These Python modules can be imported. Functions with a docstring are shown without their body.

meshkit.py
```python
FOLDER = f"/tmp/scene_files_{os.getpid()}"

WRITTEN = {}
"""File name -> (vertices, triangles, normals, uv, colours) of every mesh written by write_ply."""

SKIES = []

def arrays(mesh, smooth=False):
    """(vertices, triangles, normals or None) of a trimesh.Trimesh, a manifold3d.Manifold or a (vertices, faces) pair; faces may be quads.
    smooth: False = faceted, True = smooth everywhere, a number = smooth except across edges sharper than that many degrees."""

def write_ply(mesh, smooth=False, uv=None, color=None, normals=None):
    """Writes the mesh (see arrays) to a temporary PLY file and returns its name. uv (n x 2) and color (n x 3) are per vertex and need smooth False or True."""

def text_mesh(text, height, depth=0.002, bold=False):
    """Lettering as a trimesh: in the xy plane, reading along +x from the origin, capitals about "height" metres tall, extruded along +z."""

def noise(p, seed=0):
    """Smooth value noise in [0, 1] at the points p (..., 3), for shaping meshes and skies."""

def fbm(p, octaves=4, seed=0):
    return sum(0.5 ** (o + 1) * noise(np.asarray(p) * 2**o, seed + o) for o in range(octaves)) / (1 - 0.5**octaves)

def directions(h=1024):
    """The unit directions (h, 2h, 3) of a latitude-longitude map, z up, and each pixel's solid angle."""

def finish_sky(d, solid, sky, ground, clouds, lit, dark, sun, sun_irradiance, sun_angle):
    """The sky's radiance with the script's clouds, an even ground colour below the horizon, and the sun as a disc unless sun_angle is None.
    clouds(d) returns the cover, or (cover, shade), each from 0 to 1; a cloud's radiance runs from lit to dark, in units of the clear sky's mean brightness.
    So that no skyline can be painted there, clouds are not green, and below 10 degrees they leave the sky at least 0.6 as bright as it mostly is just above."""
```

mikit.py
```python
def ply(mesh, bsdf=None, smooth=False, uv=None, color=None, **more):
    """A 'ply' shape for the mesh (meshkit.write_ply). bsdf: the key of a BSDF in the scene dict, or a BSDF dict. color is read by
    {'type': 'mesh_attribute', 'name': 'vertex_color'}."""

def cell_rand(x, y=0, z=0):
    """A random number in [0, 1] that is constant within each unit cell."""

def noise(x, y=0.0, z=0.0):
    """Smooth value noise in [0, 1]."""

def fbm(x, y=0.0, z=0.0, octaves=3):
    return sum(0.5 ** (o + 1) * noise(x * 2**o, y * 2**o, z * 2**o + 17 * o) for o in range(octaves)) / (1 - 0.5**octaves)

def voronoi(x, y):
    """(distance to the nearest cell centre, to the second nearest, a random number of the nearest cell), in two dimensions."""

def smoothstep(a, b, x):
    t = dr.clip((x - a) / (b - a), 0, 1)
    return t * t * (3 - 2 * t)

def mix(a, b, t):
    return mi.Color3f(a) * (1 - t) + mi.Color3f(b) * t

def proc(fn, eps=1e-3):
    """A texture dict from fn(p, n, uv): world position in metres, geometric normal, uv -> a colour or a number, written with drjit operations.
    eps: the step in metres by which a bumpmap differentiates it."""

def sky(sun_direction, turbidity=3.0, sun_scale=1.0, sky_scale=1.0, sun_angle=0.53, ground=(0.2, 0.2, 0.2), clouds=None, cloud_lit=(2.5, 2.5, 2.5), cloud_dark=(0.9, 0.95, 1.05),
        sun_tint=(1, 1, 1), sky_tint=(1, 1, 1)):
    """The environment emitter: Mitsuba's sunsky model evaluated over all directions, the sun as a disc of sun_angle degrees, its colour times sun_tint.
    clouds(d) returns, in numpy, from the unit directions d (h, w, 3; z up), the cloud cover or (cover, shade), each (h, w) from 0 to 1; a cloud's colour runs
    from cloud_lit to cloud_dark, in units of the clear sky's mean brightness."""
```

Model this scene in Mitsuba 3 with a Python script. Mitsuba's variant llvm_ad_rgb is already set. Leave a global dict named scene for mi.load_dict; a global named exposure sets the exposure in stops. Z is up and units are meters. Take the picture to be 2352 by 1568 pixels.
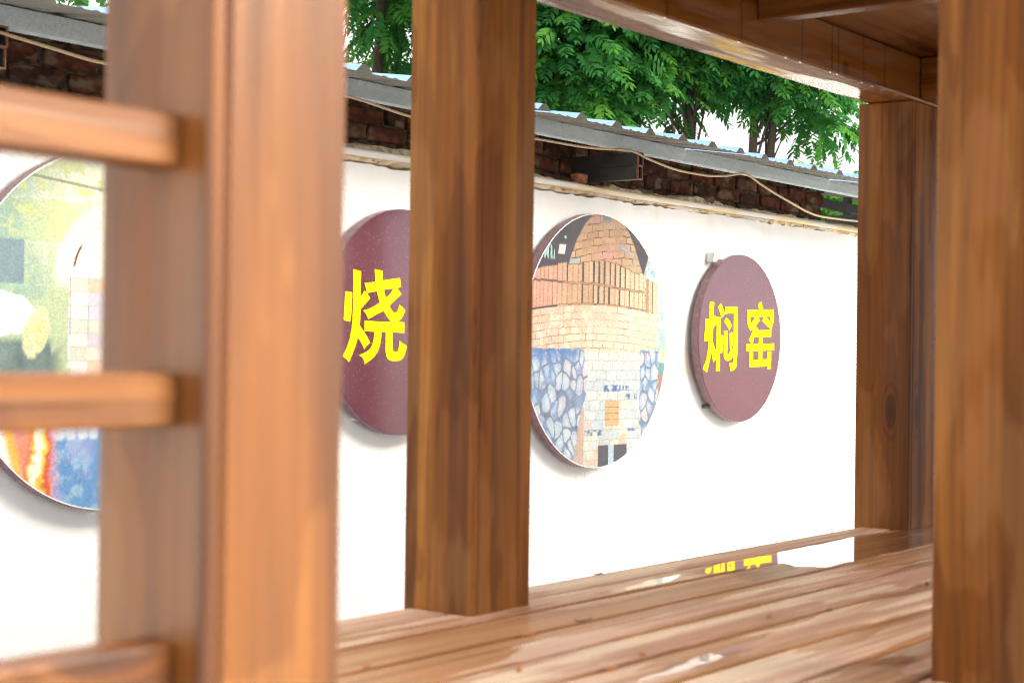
import math
import numpy as np
import trimesh
import drjit as dr
import mitsuba as mi
import mikit
from meshkit import fbm as nfbm, noise as nnoise
from mikit import proc, noise, fbm, voronoi, cell_rand, smoothstep, mix
from shapely.geometry import Polygon
from shapely.ops import unary_union

rng = np.random.default_rng(7)
T = mi.ScalarTransform4f
scene, labels = {}, {}

# ------------------------------------------------------------------ camera
# x runs along the wall to the right, y towards the wall, z up (metres)
HEAD, PITCH, ROLL = math.radians(37.2152), math.radians(0.4346), math.radians(0.7734)
FWD = np.array([math.cos(HEAD) * math.cos(PITCH), math.sin(HEAD) * math.cos(PITCH), math.sin(PITCH)])
RIGHT0 = np.array([math.sin(HEAD), -math.cos(HEAD), 0.0])
UP0 = np.cross(RIGHT0, FWD)
UP = UP0 * math.cos(ROLL) - RIGHT0 * math.sin(ROLL)
EYE = np.array([0.0, 0.0, 1.5])
scene['camera'] = {
    'type': 'thinlens', 'fov': 2 * math.degrees(math.atan(1176 / 3700)), 'fov_axis': 'x',
    'aperture_radius': 0.0055, 'focus_distance': 7.6, 'near_clip': 0.05, 'far_clip': 2000.0,
    'to_world': T().look_at(origin=EYE.tolist(), target=(EYE + FWD).tolist(), up=UP.tolist()),
}
# ------------------------------------------------------------------ light: bright overcast, broad soft sun behind the viewer
scene['sky_light'] = mikit.sky([0.42, -0.75, 0.62], turbidity=3, sun_scale=0.72, sun_angle=40, clouds=lambda d: 1.0,
                               cloud_lit=(1.95, 1.95, 1.97), ground=(0.3, 0.29, 0.27), sun_tint=(0.91, 1.0, 1.13))
exposure = 3.25


# ------------------------------------------------------------------ helpers
def lin(*c):
    """sRGB 0-255 -> linear list"""
    return [((v / 255.0) / 12.92 if v <= 10 else (((v / 255.0) + 0.055) / 1.055) ** 2.4) for v in c]


def add(key, mesh, bsdf, smooth=False, **more):
    scene[key] = mikit.ply(mesh, bsdf, smooth=smooth, **more)
    return key


def name_it(key, label, category=None, group=None, kind=None):
    d = {'label': label}
    if category:
        d['category'] = category
    if group:
        d['group'] = group
    if kind:
        d['kind'] = kind
    labels[key] = d


counts = {}


def numbered(name):
    n = counts.get(name, 0)
    counts[name] = n + 1
    return name if n == 0 else '%s_%03d' % (name, n)


def bar(x0, x1, y0, y1, z0, z1, b=0.004):
    """box with chamfered edges"""
    pts = []
    for x, sx in ((x0, 1), (x1, -1)):
        for y, sy in ((y0, 1), (y1, -1)):
            for z, sz in ((z0, 1), (z1, -1)):
                pts += [(x + sx * b, y + sy * b, z), (x + sx * b, y, z + sz * b), (x, y + sy * b, z + sz * b)]
    return trimesh.convex.convex_hull(np.array(pts))


def tube(points, r, sides=8):
    p = np.asarray(points, float)
    r = np.broadcast_to(r, (len(p),))
    t = np.gradient(p, axis=0)
    t /= np.linalg.norm(t, axis=1, keepdims=True) + 1e-12
    ref = np.array([0.31, 0.17, 0.93]) if abs(t[:, 2]).mean() < 0.8 else np.array([0.95, 0.21, 0.1])
    a = np.cross(t, ref)
    a /= np.linalg.norm(a, axis=1, keepdims=True)
    b = np.cross(t, a)
    ang = np.arange(sides) * 2 * np.pi / sides
    v = p[:, None] + r[:, None, None] * (np.cos(ang)[None, :, None] * a[:, None] + np.sin(ang)[None, :, None] * b[:, None])
    n = len(p)
    i, j = np.meshgrid(np.arange(n - 1), np.arange(sides), indexing='ij')
    q = np.stack([i * sides + j, (i + 1) * sides + j, (i + 1) * sides + (j + 1) % sides, i * sides + (j + 1) % sides], -1).reshape(-1, 4)
    f = np.vstack([q[:, [0, 1, 2]], q[:, [0, 2, 3]]])
    v = np.vstack([v.reshape(-1, 3), p[:1], p[-1:]])
    k = np.arange(sides)
    c0, c1 = n * sides, n * sides + 1
    f = np.vstack([f, np.stack([k * 0 + c0, k, (k + 1) % sides], 1), np.stack([k * 0 + c1, (n - 1) * sides + (k + 1) % sides, (n - 1) * sides + k], 1)])
    m = trimesh.Trimesh(v, f, process=False)
    if m.volume < 0:
        m.invert()
    return m


def curve(points, n):
    """smooth curve through the points"""
    from scipy.interpolate import PchipInterpolator
    p = np.asarray(points, float)
    s = np.concatenate([[0], np.cumsum(np.linalg.norm(np.diff(p, axis=0), axis=1))])
    return PchipInterpolator(s, p, axis=0)(np.linspace(0, s[-1], n))


def band(x, a, b, e):
    return smoothstep(a - e, a + e, x) * (1 - smoothstep(b - e, b + e, x))


def grid(nu, nv, fn):
    u, v = np.meshgrid(np.linspace(0, 1, nu), np.linspace(0, 1, nv), indexing='ij')
    p = fn(u.ravel(), v.ravel())
    i, j = np.meshgrid(np.arange(nu - 1), np.arange(nv - 1), indexing='ij')
    q = np.stack([i * nv + j, (i + 1) * nv + j, (i + 1) * nv + j + 1, i * nv + j + 1], -1).reshape(-1, 4)
    return trimesh.Trimesh(p, np.vstack([q[:, [0, 1, 2]], q[:, [0, 2, 3]]]), process=False)


# ------------------------------------------------------------------ materials
DARK, MID, LITE, PLUM = [0.112, 0.038, 0.009], [0.228, 0.079, 0.015], [0.36, 0.150, 0.027], [0.140, 0.054, 0.022]


def wood(axis, seed, tone=1.0, rough=0.50, scale=1.0, bump=0.0008, spec=0.14, gold_=0.65):
    """stained softwood, its grain along the given axis"""
    oth = [k for k in range(3) if k != axis]

    def base(p):
        al, a, b = p[axis], p[oth[0]], p[oth[1]]
        w = 0.02 * noise(al * 1.3 * scale, (a + b) * 4 + seed)
        return al, a + w, b + w

    def grain_of(al, a, b):
        return noise(a * 230 * scale, b * 230 * scale, al * 5 * scale)

    def col(p, n, uv):
        al, a, b = base(p)
        a, b = a * scale, b * scale
        streak = fbm(a * 34 + seed, b * 34, al * 0.8, octaves=3)
        gold = noise(a * 13 + seed, b * 13 + 2.2, al * 0.55)
        plum = fbm(a * 9 + 4 * seed, b * 9, al * 1.6 + 7, octaves=2)
        warp = 0.010 * noise(al * 3.1, (a + b) * 6, seed) + 0.016 * noise(al * 1.1, (a + b) * 3, seed + 4)
        ring = 0.5 + 0.5 * dr.sin(330 * (a + 0.8 * b + 2.6 * warp) + 9.0 * noise(a * 26, b * 26, al * 0.7))
        k1, k2, kr = voronoi((a + b) * 4.2 + seed, al * 1.35 + 0.37 * seed)
        knot = smoothstep(0.62, 0.66, kr) * (1 - smoothstep(0.03, 0.085, k1))
        eye = smoothstep(0.62, 0.66, kr) * (1 - smoothstep(0.06, 0.20, k1))
        c = mix(DARK, MID, smoothstep(0.25, 0.62, streak))
        c = mix(c, LITE, smoothstep(0.50, 0.80, gold) * smoothstep(0.30, 0.6, streak) * gold_)
        c = mix(c, PLUM, smoothstep(0.52, 0.66, plum) * 0.4)
        c = mix(c, mi.Color3f(c) * 0.66, smoothstep(0.55, 0.95, ring) * (0.05 + 0.35 * noise(a * 20, b * 20, al * 2)))
        c = mix(c, mi.Color3f(c) * 0.72, smoothstep(0.45, 0.85, grain_of(al, a, b)) * 0.5)
        c = mix(c, mi.Color3f(c) * mix([1.0, 1.0, 1.0], [0.5, 0.45, 0.45], 0.5 + 0.5 * dr.sin(k1 * 120)), eye * 0.8)
        # damp blotches and worn, washed-out patches with ragged outlines
        damp = fbm(a * 9 + seed, b * 9 + 5, al * 1.9, octaves=4)
        c = mix(c, mi.Color3f(c) * [0.72, 0.64, 0.54], smoothstep(0.535, 0.56, damp) * 0.75)
        c = mix(c, mi.Color3f(c) * 0.7 + mi.Color3f([0.130, 0.068, 0.028]), smoothstep(0.46, 0.40, damp) * 0.5)
        return mix(c, [0.05, 0.018, 0.008], knot * 0.85) * tone

    def rgh(p, n, uv):
        al, a, b = base(p)
        return rough + 0.3 * (noise(a * 20 * scale, b * 20 * scale, al * 1.2) - 0.5)

    def bmp(p, n, uv):
        return grain_of(p[axis], p[oth[0]], p[oth[1]]) + 1.5 * noise(p[oth[0]] * 40 * scale, p[oth[1]] * 40 * scale, p[axis] * 1.1)

    return {'type': 'bumpmap', 'arbitrary': proc(bmp, eps=1.5e-3), 'scale': bump,
            'bsdf': {'type': 'principled', 'base_color': proc(col), 'roughness': proc(rgh), 'specular': spec}}


scene['wood_upright'] = wood(2, 6.4)
scene['wood_frame'] = wood(2, 23.5, tone=1.12, rough=0.46, scale=0.7, spec=0.7, gold_=0.3)  # same stained wood, colour lightened to stand in for stronger light
scene['wood_rung'] = wood(0, 17.0, tone=1.12, rough=0.46, spec=0.7, gold_=0.3)  # rungs lightened like the frame, light put into the colour
scene['wood_along'] = wood(0, 5.0, tone=0.82, rough=0.40, gold_=0.4)  # same wood, colour darkened to deepen the shade of the roofed parts
scene['wood_cross'] = wood(1, 8.0, rough=0.3)

PLANKS = [2.235, 2.122, 2.005, 1.850, 1.695, 1.545, 1.395, 1.245, 1.095, 0.905]


def deck_fields(p):
    x, y = p.x, p.y
    idx, dj = mi.Float(0), mi.Float(9)
    for e in PLANKS:
        idx = dr.select(y < e, idx + 1, idx)
        dj = dr.minimum(dj, dr.abs(y - e))
    o = idx * 7.31 + 3.7
    wav = noise(x * 2.2 + o, y * 9, o)
    grain = noise(x * 7 + o, y * 260, o)
    streak = fbm(x * 0.9 + o, y * 34 + 0.35 * wav, o, octaves=3)
    big = fbm(x * 1.15 + o * 1.7, y * 6.5 + o, 2.0, octaves=3)
    # rain water lies in patches and creeps along the joints
    wet = smoothstep(0.522, 0.531, big + 0.20 * (streak - 0.5) + 0.06 * (noise(x * 9 + o, y * 60, 1.0) - 0.5))
    joint = 1 - smoothstep(0.004, 0.010, dj - 0.030 * (noise(x * 3.0 + o, o) - 0.35) - 0.004 * noise(x * 21, o))
    # the boards are soaked dark where the long puddle stands
    lying = band(y + 0.012 * (noise(x * 7, 2.0) - 0.5), 1.872, 2.100, 0.012) * smoothstep(3.40, 3.62, x + 0.15 * noise(x * 3, y * 20))
    wet = dr.maximum(dr.maximum(wet * 0.85, joint), lying * 1.4)
    wet = wet * (1 - 0.93 * smoothstep(2.118, 2.126, y))          # the rearmost board has dried
    return grain, streak, big, wet, o


def deck_col(p, n, uv):
    grain, streak, big, wet, o = deck_fields(p)
    dry = mix([0.44, 0.235, 0.145], [0.60, 0.395, 0.275], smoothstep(0.35, 0.65, streak))
    worn = smoothstep(0.54, 0.60, fbm(p.x * 2.1 + o, p.y * 15 + 4, o, octaves=4))
    dry = mix(dry, [0.74, 0.60, 0.42], worn * 0.5)
    dry = mix(dry, mi.Color3f(dry) * 0.75, smoothstep(0.5, 0.9, grain) * 0.6)
    wetc = mix([0.26, 0.105, 0.040], [0.42, 0.195, 0.082], smoothstep(0.3, 0.65, streak))
    wetc = mix(wetc, mi.Color3f(wetc) * 0.75, smoothstep(0.5, 0.9, grain) * 0.5)
    return mix(dry, wetc, dr.minimum(wet, 1)) * (1 - 0.9 * dr.maximum(wet - 1, 0))


def deck_rgh(p, n, uv):
    grain, streak, big, wet, o = deck_fields(p)
    return 0.60 - 0.26 * dr.minimum(wet, 1) + 0.12 * (grain - 0.5)


def deck_bmp(p, n, uv):
    return noise(p.x * 7, p.y * 260) + 1.5 * noise(p.x * 1.1, p.y * 60, 5.0)


scene['wood_deck'] = {'type': 'bumpmap', 'arbitrary': proc(deck_bmp, eps=2e-3), 'scale': 0.0004,
                      'bsdf': {'type': 'principled', 'base_color': proc(deck_col), 'roughness': proc(deck_rgh), 'specular': 0.2}}
scene['water_film'] = {'type': 'thindielectric', 'int_ior': 1.33}
scene['water_bead'] = {'type': 'dielectric', 'int_ior': 1.33}

DRIPS = [3.325, 3.689, 4.034, 4.220, 4.261, 4.427, 4.576]


def beam_col(p, n, uv):
    wob = 0.02 * noise(p.x * 1.6, p.y * 4, p.z * 4)
    streak = fbm((p.y + wob) * 30, (p.z + wob) * 30, p.x * 1.1, octaves=3)
    grain = noise((p.y + wob) * 260, (p.z + wob) * 260, p.x * 6)
    blot = fbm(p.y * 6, p.z * 6, p.x * 2.2, octaves=3)
    c = mix(DARK, MID, smoothstep(0.25, 0.6, streak)) * 0.8
    c = mix(c, LITE, smoothstep(0.5, 0.8, blot) * 0.4)
    c = mix(c, mi.Color3f(c) * 0.7, smoothstep(0.45, 0.85, grain) * 0.5)
    run = mi.Float(0)
    for k, d in enumerate(DRIPS):        # dark runs left by rain
        run = dr.maximum(run, 1 - smoothstep(0.0020, 0.0042, dr.abs(p.x - d - 0.005 * (noise(p.z * 14, 3.0 * k) - 0.5))))
    c = mix(c, mi.Color3f(c) * 0.35, run * dr.select(n.y < -0.5, 1.0, 0.0))
    q = dr.sqrt(dr.square((p.x - 4.308) / 0.024) + dr.square((p.z - 2.342) / 0.022))
    ring = 0.5 + 0.5 * dr.sin(q * 14)
    c = mix(c, mix([0.05, 0.02, 0.01], [0.11, 0.04, 0.015], ring), 1 - smoothstep(0.7, 1.15, q))
    return c


def beam_rgh(p, n, uv):
    g = noise(p.y * 200, p.z * 200, p.x * 5)
    b = fbm(p.y * 22, p.z * 22, p.x * 1.7, octaves=3)
    return 0.11 + 0.08 * g + 0.40 * smoothstep(0.45, 0.56, b)


def beam_bmp(p, n, uv):
    return noise(p.y * 200, p.z * 200, p.x * 5) + 3.0 * noise(p.y * 70, p.z * 70, p.x * 2.0)


scene['wood_beam'] = {'type': 'bumpmap', 'arbitrary': proc(beam_bmp, eps=1.5e-3), 'scale': 0.0005,
                      'bsdf': {'type': 'principled', 'base_color': proc(beam_col), 'roughness': proc(beam_rgh), 'specular': 0.6}}


def plaster_col(p, n, uv):
    a = fbm(p.x * 1.2, p.z * 1.2, 4.0, octaves=4)
    c = mix([0.765, 0.785, 0.805], [0.83, 0.85, 0.87], a)
    # rain stains that run down from the ledge, each with its own edge
    run = smoothstep(0.60, 0.72, fbm(p.x * 9, p.z * 0.9, 1.0, octaves=3)) * smoothstep(0.35, 0.7, fbm(p.x * 14, p.z * 9, 7.0, octaves=3))
    c = mix(c, [0.70, 0.67, 0.61], run * 0.3)
    # tan damp patch beside the far sign, and two thin rust runs under the printed sign
    q = dr.square((p.x - 7.33) / 0.13) + dr.square((p.z - 1.46) / 0.10)
    c = mix(c, [0.66, 0.52, 0.36], smoothstep(1.0, 0.1, q + 1.3 * (fbm(p.x * 16, p.z * 16, 0.0, octaves=4) - 0.5)) * 0.55)
    for x0, w in ((6.312, 0.0022), (6.384, 0.0026)):
        c = mix(c, [0.68, 0.60, 0.47], (1 - smoothstep(w * 0.5, w * 1.6, dr.abs(p.x - x0 - 0.012 * (noise(p.z * 6, x0) - 0.5)))) * band(p.z, 0.35, 0.95, 0.02) * 0.6)
    crack = dr.abs(fbm(p.x * 2.3, p.z * 2.3, 9.0, octaves=4) - 0.47)
    c = mix(c, [0.55, 0.54, 0.52], (1 - smoothstep(0.0006, 0.0022, crack)) * smoothstep(0.5, 0.62, noise(p.x * 1.1, p.z * 1.1, 3.3)) * 0.5)
    return c


scene['plaster'] = {'type': 'bumpmap', 'arbitrary': proc(lambda p, n, uv: noise(p.x * 70, p.z * 70, p.y * 40) + 1.6 * noise(p.x * 6, p.z * 6, 1.0), eps=3e-3), 'scale': 0.0016,
                    'bsdf': {'type': 'principled', 'base_color': proc(plaster_col), 'roughness': 0.85, 'specular': 0.25}}


def ledge_col(p, n, uv):
    a = fbm(p.x * 22, p.y * 22, p.z * 22, octaves=4)
    b = fbm(p.x * 4, p.y * 9, p.z * 9, octaves=3)
    c = mix([0.60, 0.47, 0.30], [0.82, 0.74, 0.58], smoothstep(0.3, 0.7, a))
    c = mix(c, [0.74, 0.68, 0.58], smoothstep(0.52, 0.62, b) * 0.8)
    return mix(c, [0.10, 0.075, 0.05], smoothstep(0.66, 0.74, fbm(p.x * 55, p.y * 55, p.z * 55, octaves=2)) * 0.7)


scene['ledge_mortar'] = {'type': 'principled', 'base_color': proc(ledge_col), 'roughness': 0.95, 'specular': 0.1}
scene['pale_mortar'] = {'type': 'principled', 'base_color': proc(lambda p, n, uv: mix([0.48, 0.37, 0.24], [0.80, 0.69, 0.52], smoothstep(0.3, 0.7, fbm(p.x * 40, p.y * 40, p.z * 40, octaves=4)))), 'roughness': 0.95, 'specular': 0.1}


def brick_mat(c0, c1, seed):
    def f(p, n, uv):
        a = fbm(p.x * 30 + seed, p.y * 30, p.z * 30, octaves=4)
        c = mix(c0, c1, smoothstep(0.3, 0.7, a))
        smear = smoothstep(0.55, 0.68, fbm(p.x * 11 + seed, p.y * 11, p.z * 17, octaves=4))
        return mix(c, [0.24, 0.20, 0.15], smear * 0.8)
    return {'type': 'principled', 'base_color': proc(f), 'roughness': 0.9, 'specular': 0.15}


scene['brick_red'] = brick_mat([0.095, 0.036, 0.025], [0.19, 0.072, 0.046], 1.0)
scene['brick_dark'] = brick_mat([0.050, 0.030, 0.024], [0.115, 0.055, 0.039], 5.0)
scene['brick_tan'] = brick_mat([0.12, 0.065, 0.043], [0.20, 0.120, 0.080], 9.0)
scene['brick_broken'] = {'type': 'principled', 'base_color': proc(lambda p, n, uv: mix([0.42, 0.12, 0.05], [0.58, 0.27, 0.15], smoothstep(0.3, 0.7, fbm(p.x * 25, p.y * 25, p.z * 25)))), 'roughness': 0.9}
scene['joint_mortar'] = {'type': 'principled', 'base_color': proc(lambda p, n, uv: mix([0.045, 0.037, 0.028], [0.14, 0.115, 0.085], smoothstep(0.3, 0.7, fbm(p.x * 45, p.y * 45, p.z * 45, octaves=3)))), 'roughness': 0.95, 'specular': 0.1}
scene['galvanised'] = {'type': 'principled', 'base_color': proc(lambda p, n, uv: mix([0.52, 0.64, 0.73], [0.64, 0.75, 0.83], smoothstep(0.3, 0.7, 0.5 * noise(p.x * 3, p.z * 60) + 0.5 * noise(p.x * 160, p.z * 160)))), 'metallic': 0.2, 'roughness': 0.45, 'specular': 0.5}
scene['roof_blue'] = {'type': 'twosided',
                      'front': {'type': 'principled', 'base_color': proc(lambda p, n, uv: mix([0.17, 0.33, 0.62], [0.25, 0.42, 0.68], fbm(p.x * 6, p.y * 3, 0.0))), 'roughness': 0.28, 'specular': 0.6},
                      'back': {'type': 'principled', 'base_color': {'type': 'rgb', 'value': [0.17, 0.165, 0.15]}, 'roughness': 0.45, 'specular': 0.4}}
scene['dark_steel'] = {'type': 'principled', 'base_color': proc(lambda p, n, uv: mix([0.05, 0.055, 0.06], [0.10, 0.10, 0.10], fbm(p.x * 30, p.y * 12, p.z * 30))), 'metallic': 0.3, 'roughness': 0.5}
scene['rust'] = {'type': 'principled', 'base_color': proc(lambda p, n, uv: mix([0.14, 0.06, 0.03], [0.33, 0.17, 0.10], fbm(p.x * 90, p.y * 90, p.z * 90))), 'roughness': 0.85}
scene['cable_sheath'] = {'type': 'principled', 'base_color': {'type': 'rgb', 'value': [0.56, 0.44, 0.27]}, 'roughness': 0.5}
scene['conduit_plastic'] = {'type': 'principled', 'base_color': proc(lambda p, n, uv: mix([0.78, 0.77, 0.74], [0.78, 0.66, 0.40], smoothstep(0.5, 0.66, fbm(p.x * 2.5, p.z * 50, 1.0)))), 'roughness': 0.45}


def maroon(p, n, uv):
    c = mix([0.084, 0.022, 0.040], [0.098, 0.030, 0.048], fbm(p.x * 3, p.z * 3, 0.0))
    k1, k2, kr = voronoi(p.x * 70, p.z * 70)
    drop = (1 - smoothstep(0.05, 0.13, k1)) * smoothstep(0.62, 0.72, kr)
    return mix(c, [0.36, 0.30, 0.32], drop * 0.55)


def maroon_bump(p, n, uv):
    k1, k2, kr = voronoi(p.x * 70, p.z * 70)
    return (1 - smoothstep(0.02, 0.16, k1)) * smoothstep(0.62, 0.72, kr)


scene['sign_maroon'] = {'type': 'bumpmap', 'arbitrary': proc(maroon_bump, eps=1e-3), 'scale': 0.0010,
                        'bsdf': {'type': 'principled', 'base_color': proc(maroon), 'roughness': 0.11, 'specular': 1.0}}
scene['sign_edge'] = {'type': 'principled', 'base_color': proc(lambda p, n, uv: mix([0.15, 0.072, 0.090], [0.20, 0.110, 0.128], smoothstep(0.5, 0.65, fbm(p.x * 60, p.y * 60, p.z * 60)))), 'roughness': 0.3}
scene['sign_rim'] = {'type': 'principled', 'base_color': {'type': 'rgb', 'value': [0.75, 0.75, 0.74]}, 'roughness': 0.4}
scene['letter_yellow'] = {'type': 'principled', 'base_color': {'type': 'rgb', 'value': [0.80, 0.62, 0.002]}, 'roughness': 0.6, 'specular': 0.08}
scene['pale_iron'] = {'type': 'principled', 'base_color': {'type': 'rgb', 'value': [0.62, 0.66, 0.65]}, 'roughness': 0.5}
scene['brass'] = {'type': 'principled', 'base_color': {'type': 'rgb', 'value': [0.70, 0.42, 0.06]}, 'roughness': 0.4, 'metallic': 0.4}

# ---- the two printed pictures (flat print)
KX, KZ, KR = 6.392, 1.567, 0.608


def kiln_print(p, n, uv):
    s, t = (p.x - KX) / KR, (p.z - KZ) / KR
    g = noise(s * 170, t * 170, 3.0)
    m = fbm(s * 6, t * 6, 1.0, octaves=4)
    m2 = fbm(s * 14 + 3, t * 14, 5.0, octaves=3)
    ws, wt = s + 0.012 * (noise(s * 24, t * 24, 8.0) - 0.5), t + 0.012 * (noise(s * 24, t * 24, 2.0) - 0.5)
    c = mix(lin(52, 42, 58), lin(96, 80, 88), m * 0.9)                                            # dark shed
    c = mix(c, lin(150, 215, 215), smoothstep(0.60, 0.63, t) * smoothstep(-0.60, -0.62, s) * smoothstep(0.75, 0.72, t) * smoothstep(0.50, 0.58, noise(s * 50, t * 12, 4.0)))
    c = mix(c, lin(222, 236, 232), band(s - 0.25 * (t - 0.69), -0.565, -0.478, 0.005) * band(t, 0.655, 0.728, 0.005))
    c = mix(c, lin(150, 225, 225), band(s, -0.492, -0.466, 0.004) * band(t, 0.775, 0.795, 0.004))
    # bright garden beyond the right edge
    sky = smoothstep(0.0, 0.012, s - 0.615 - (t - 0.52) * 0.47)
    gard = mix(lin(170, 208, 212), lin(226, 236, 234), smoothstep(0.35, 0.6, m2))
    gard = mix(gard, lin(95, 190, 190), smoothstep(0.60, 0.70, m2) * smoothstep(0.2, 0.5, t) * 0.8)
    gard = mix(gard, lin(190, 205, 110), smoothstep(0.58, 0.66, fbm(s * 20, t * 16, 9.0)) * smoothstep(0.25, 0.1, t) * 0.7)
    c = mix(c, gard, dr.maximum(sky, smoothstep(0.84, 0.86, s)))
    # the dome
    top = dr.maximum(0.995 - t, 0.0)
    root = dr.sqrt(top)
    dome = smoothstep(0.0, 0.015, wt * 0 + (ws + 0.03 + 0.64 * root)) * smoothstep(0.0, 0.015, 0.19 + 0.645 * root - ws) * smoothstep(0.99, 0.98, t)
    row = (wt + 0.13 * s * s - 0.13 * s) / 0.058
    ri = dr.floor(row)
    bx = (ws + 0.05 * cell_rand(ri, 7)) / 0.155 + 0.5 * (ri - 2 * dr.floor(ri / 2))
    jf = dr.minimum(dr.minimum(row - ri, 1 + ri - row) * 0.058, dr.minimum(bx - dr.floor(bx), 1 + dr.floor(bx) - bx) * 0.155)
    cr = cell_rand(ri, dr.floor(bx), 3)
    d = mix(lin(196, 142, 84), lin(210, 164, 110), cr)
    d = mix(d, lin(226, 152, 140), smoothstep(0.5, 0.7, m) * 0.6)
    d = mix(d, lin(205, 190, 140), smoothstep(0.2, 0.6, s) * 0.6)
    d = mix(d, lin(150, 185, 190), smoothstep(0.965, 0.985, cr) * 0.8)
    d = mix(d, lin(120, 66, 40), (1 - smoothstep(0.002, 0.008, jf)) * (0.25 + 0.75 * smoothstep(0.45, 0.65, m2)))
    d = mix(d, lin(105, 140, 155), band(s, 0.03, 0.15, 0.02) * band(t, 0.95, 0.99, 0.01))
    d = mix(d, lin(175, 165, 205), band(s + (t - 0.735) * 1.5, 0.30, 0.42, 0.01) * band(t + 0.25 * (s - 0.36), 0.722, 0.75, 0.005))
    c = mix(c, d, dome)
    # two rows of bricks standing on end
    ph = dr.asin(dr.clip(s / 1.02, -0.99, 0.99)) * 13.5
    t1 = 0.63 - 0.10 * s * s + dr.select(s < -0.25, -0.02, 0.0) - 0.06 * dr.maximum(s, 0) + 0.03 * (cell_rand(dr.floor(ph * 0.5), 1) - 0.5)
    t2 = 0.447 - 0.035 * dr.maximum(s + 0.1, 0) * 1.6 + 0.01 * (cell_rand(dr.floor(ph), 2) - 0.5)
    t3 = 0.288 - 0.075 * s * s + 0.0 * s
    for a, b, k in ((t2, t1, 0.0), (t3, t2 - 0.006, 3.0)):
        u = ph + 0.37 * k + 0.25 * (t - 0.4) * (cell_rand(dr.floor(ph), 5 + k) - 0.5)
        ui = dr.floor(u)
        fr = u - ui
        wgap = 0.09 + 0.32 * smoothstep(0.35, 0.8, cell_rand(ui, 9 + k)) * smoothstep(0.75, 0.15, dr.abs(s + 0.05))
        f = mix(lin(206, 152, 100), lin(218, 180, 132), cell_rand(ui, 4 + k))
        f = mix(f, lin(238, 214, 165), smoothstep(0.0, 0.6, s - 0.5 * (t - 0.45)) * 0.8)
        f = mix(f, lin(232, 150, 130), smoothstep(-0.35, -0.8, s) * 0.7)
        f = mix(f, lin(185, 128, 78), smoothstep(0.82 - wgap * 0.5, 0.86 - wgap * 0.5, fr) * 0.55)
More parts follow.
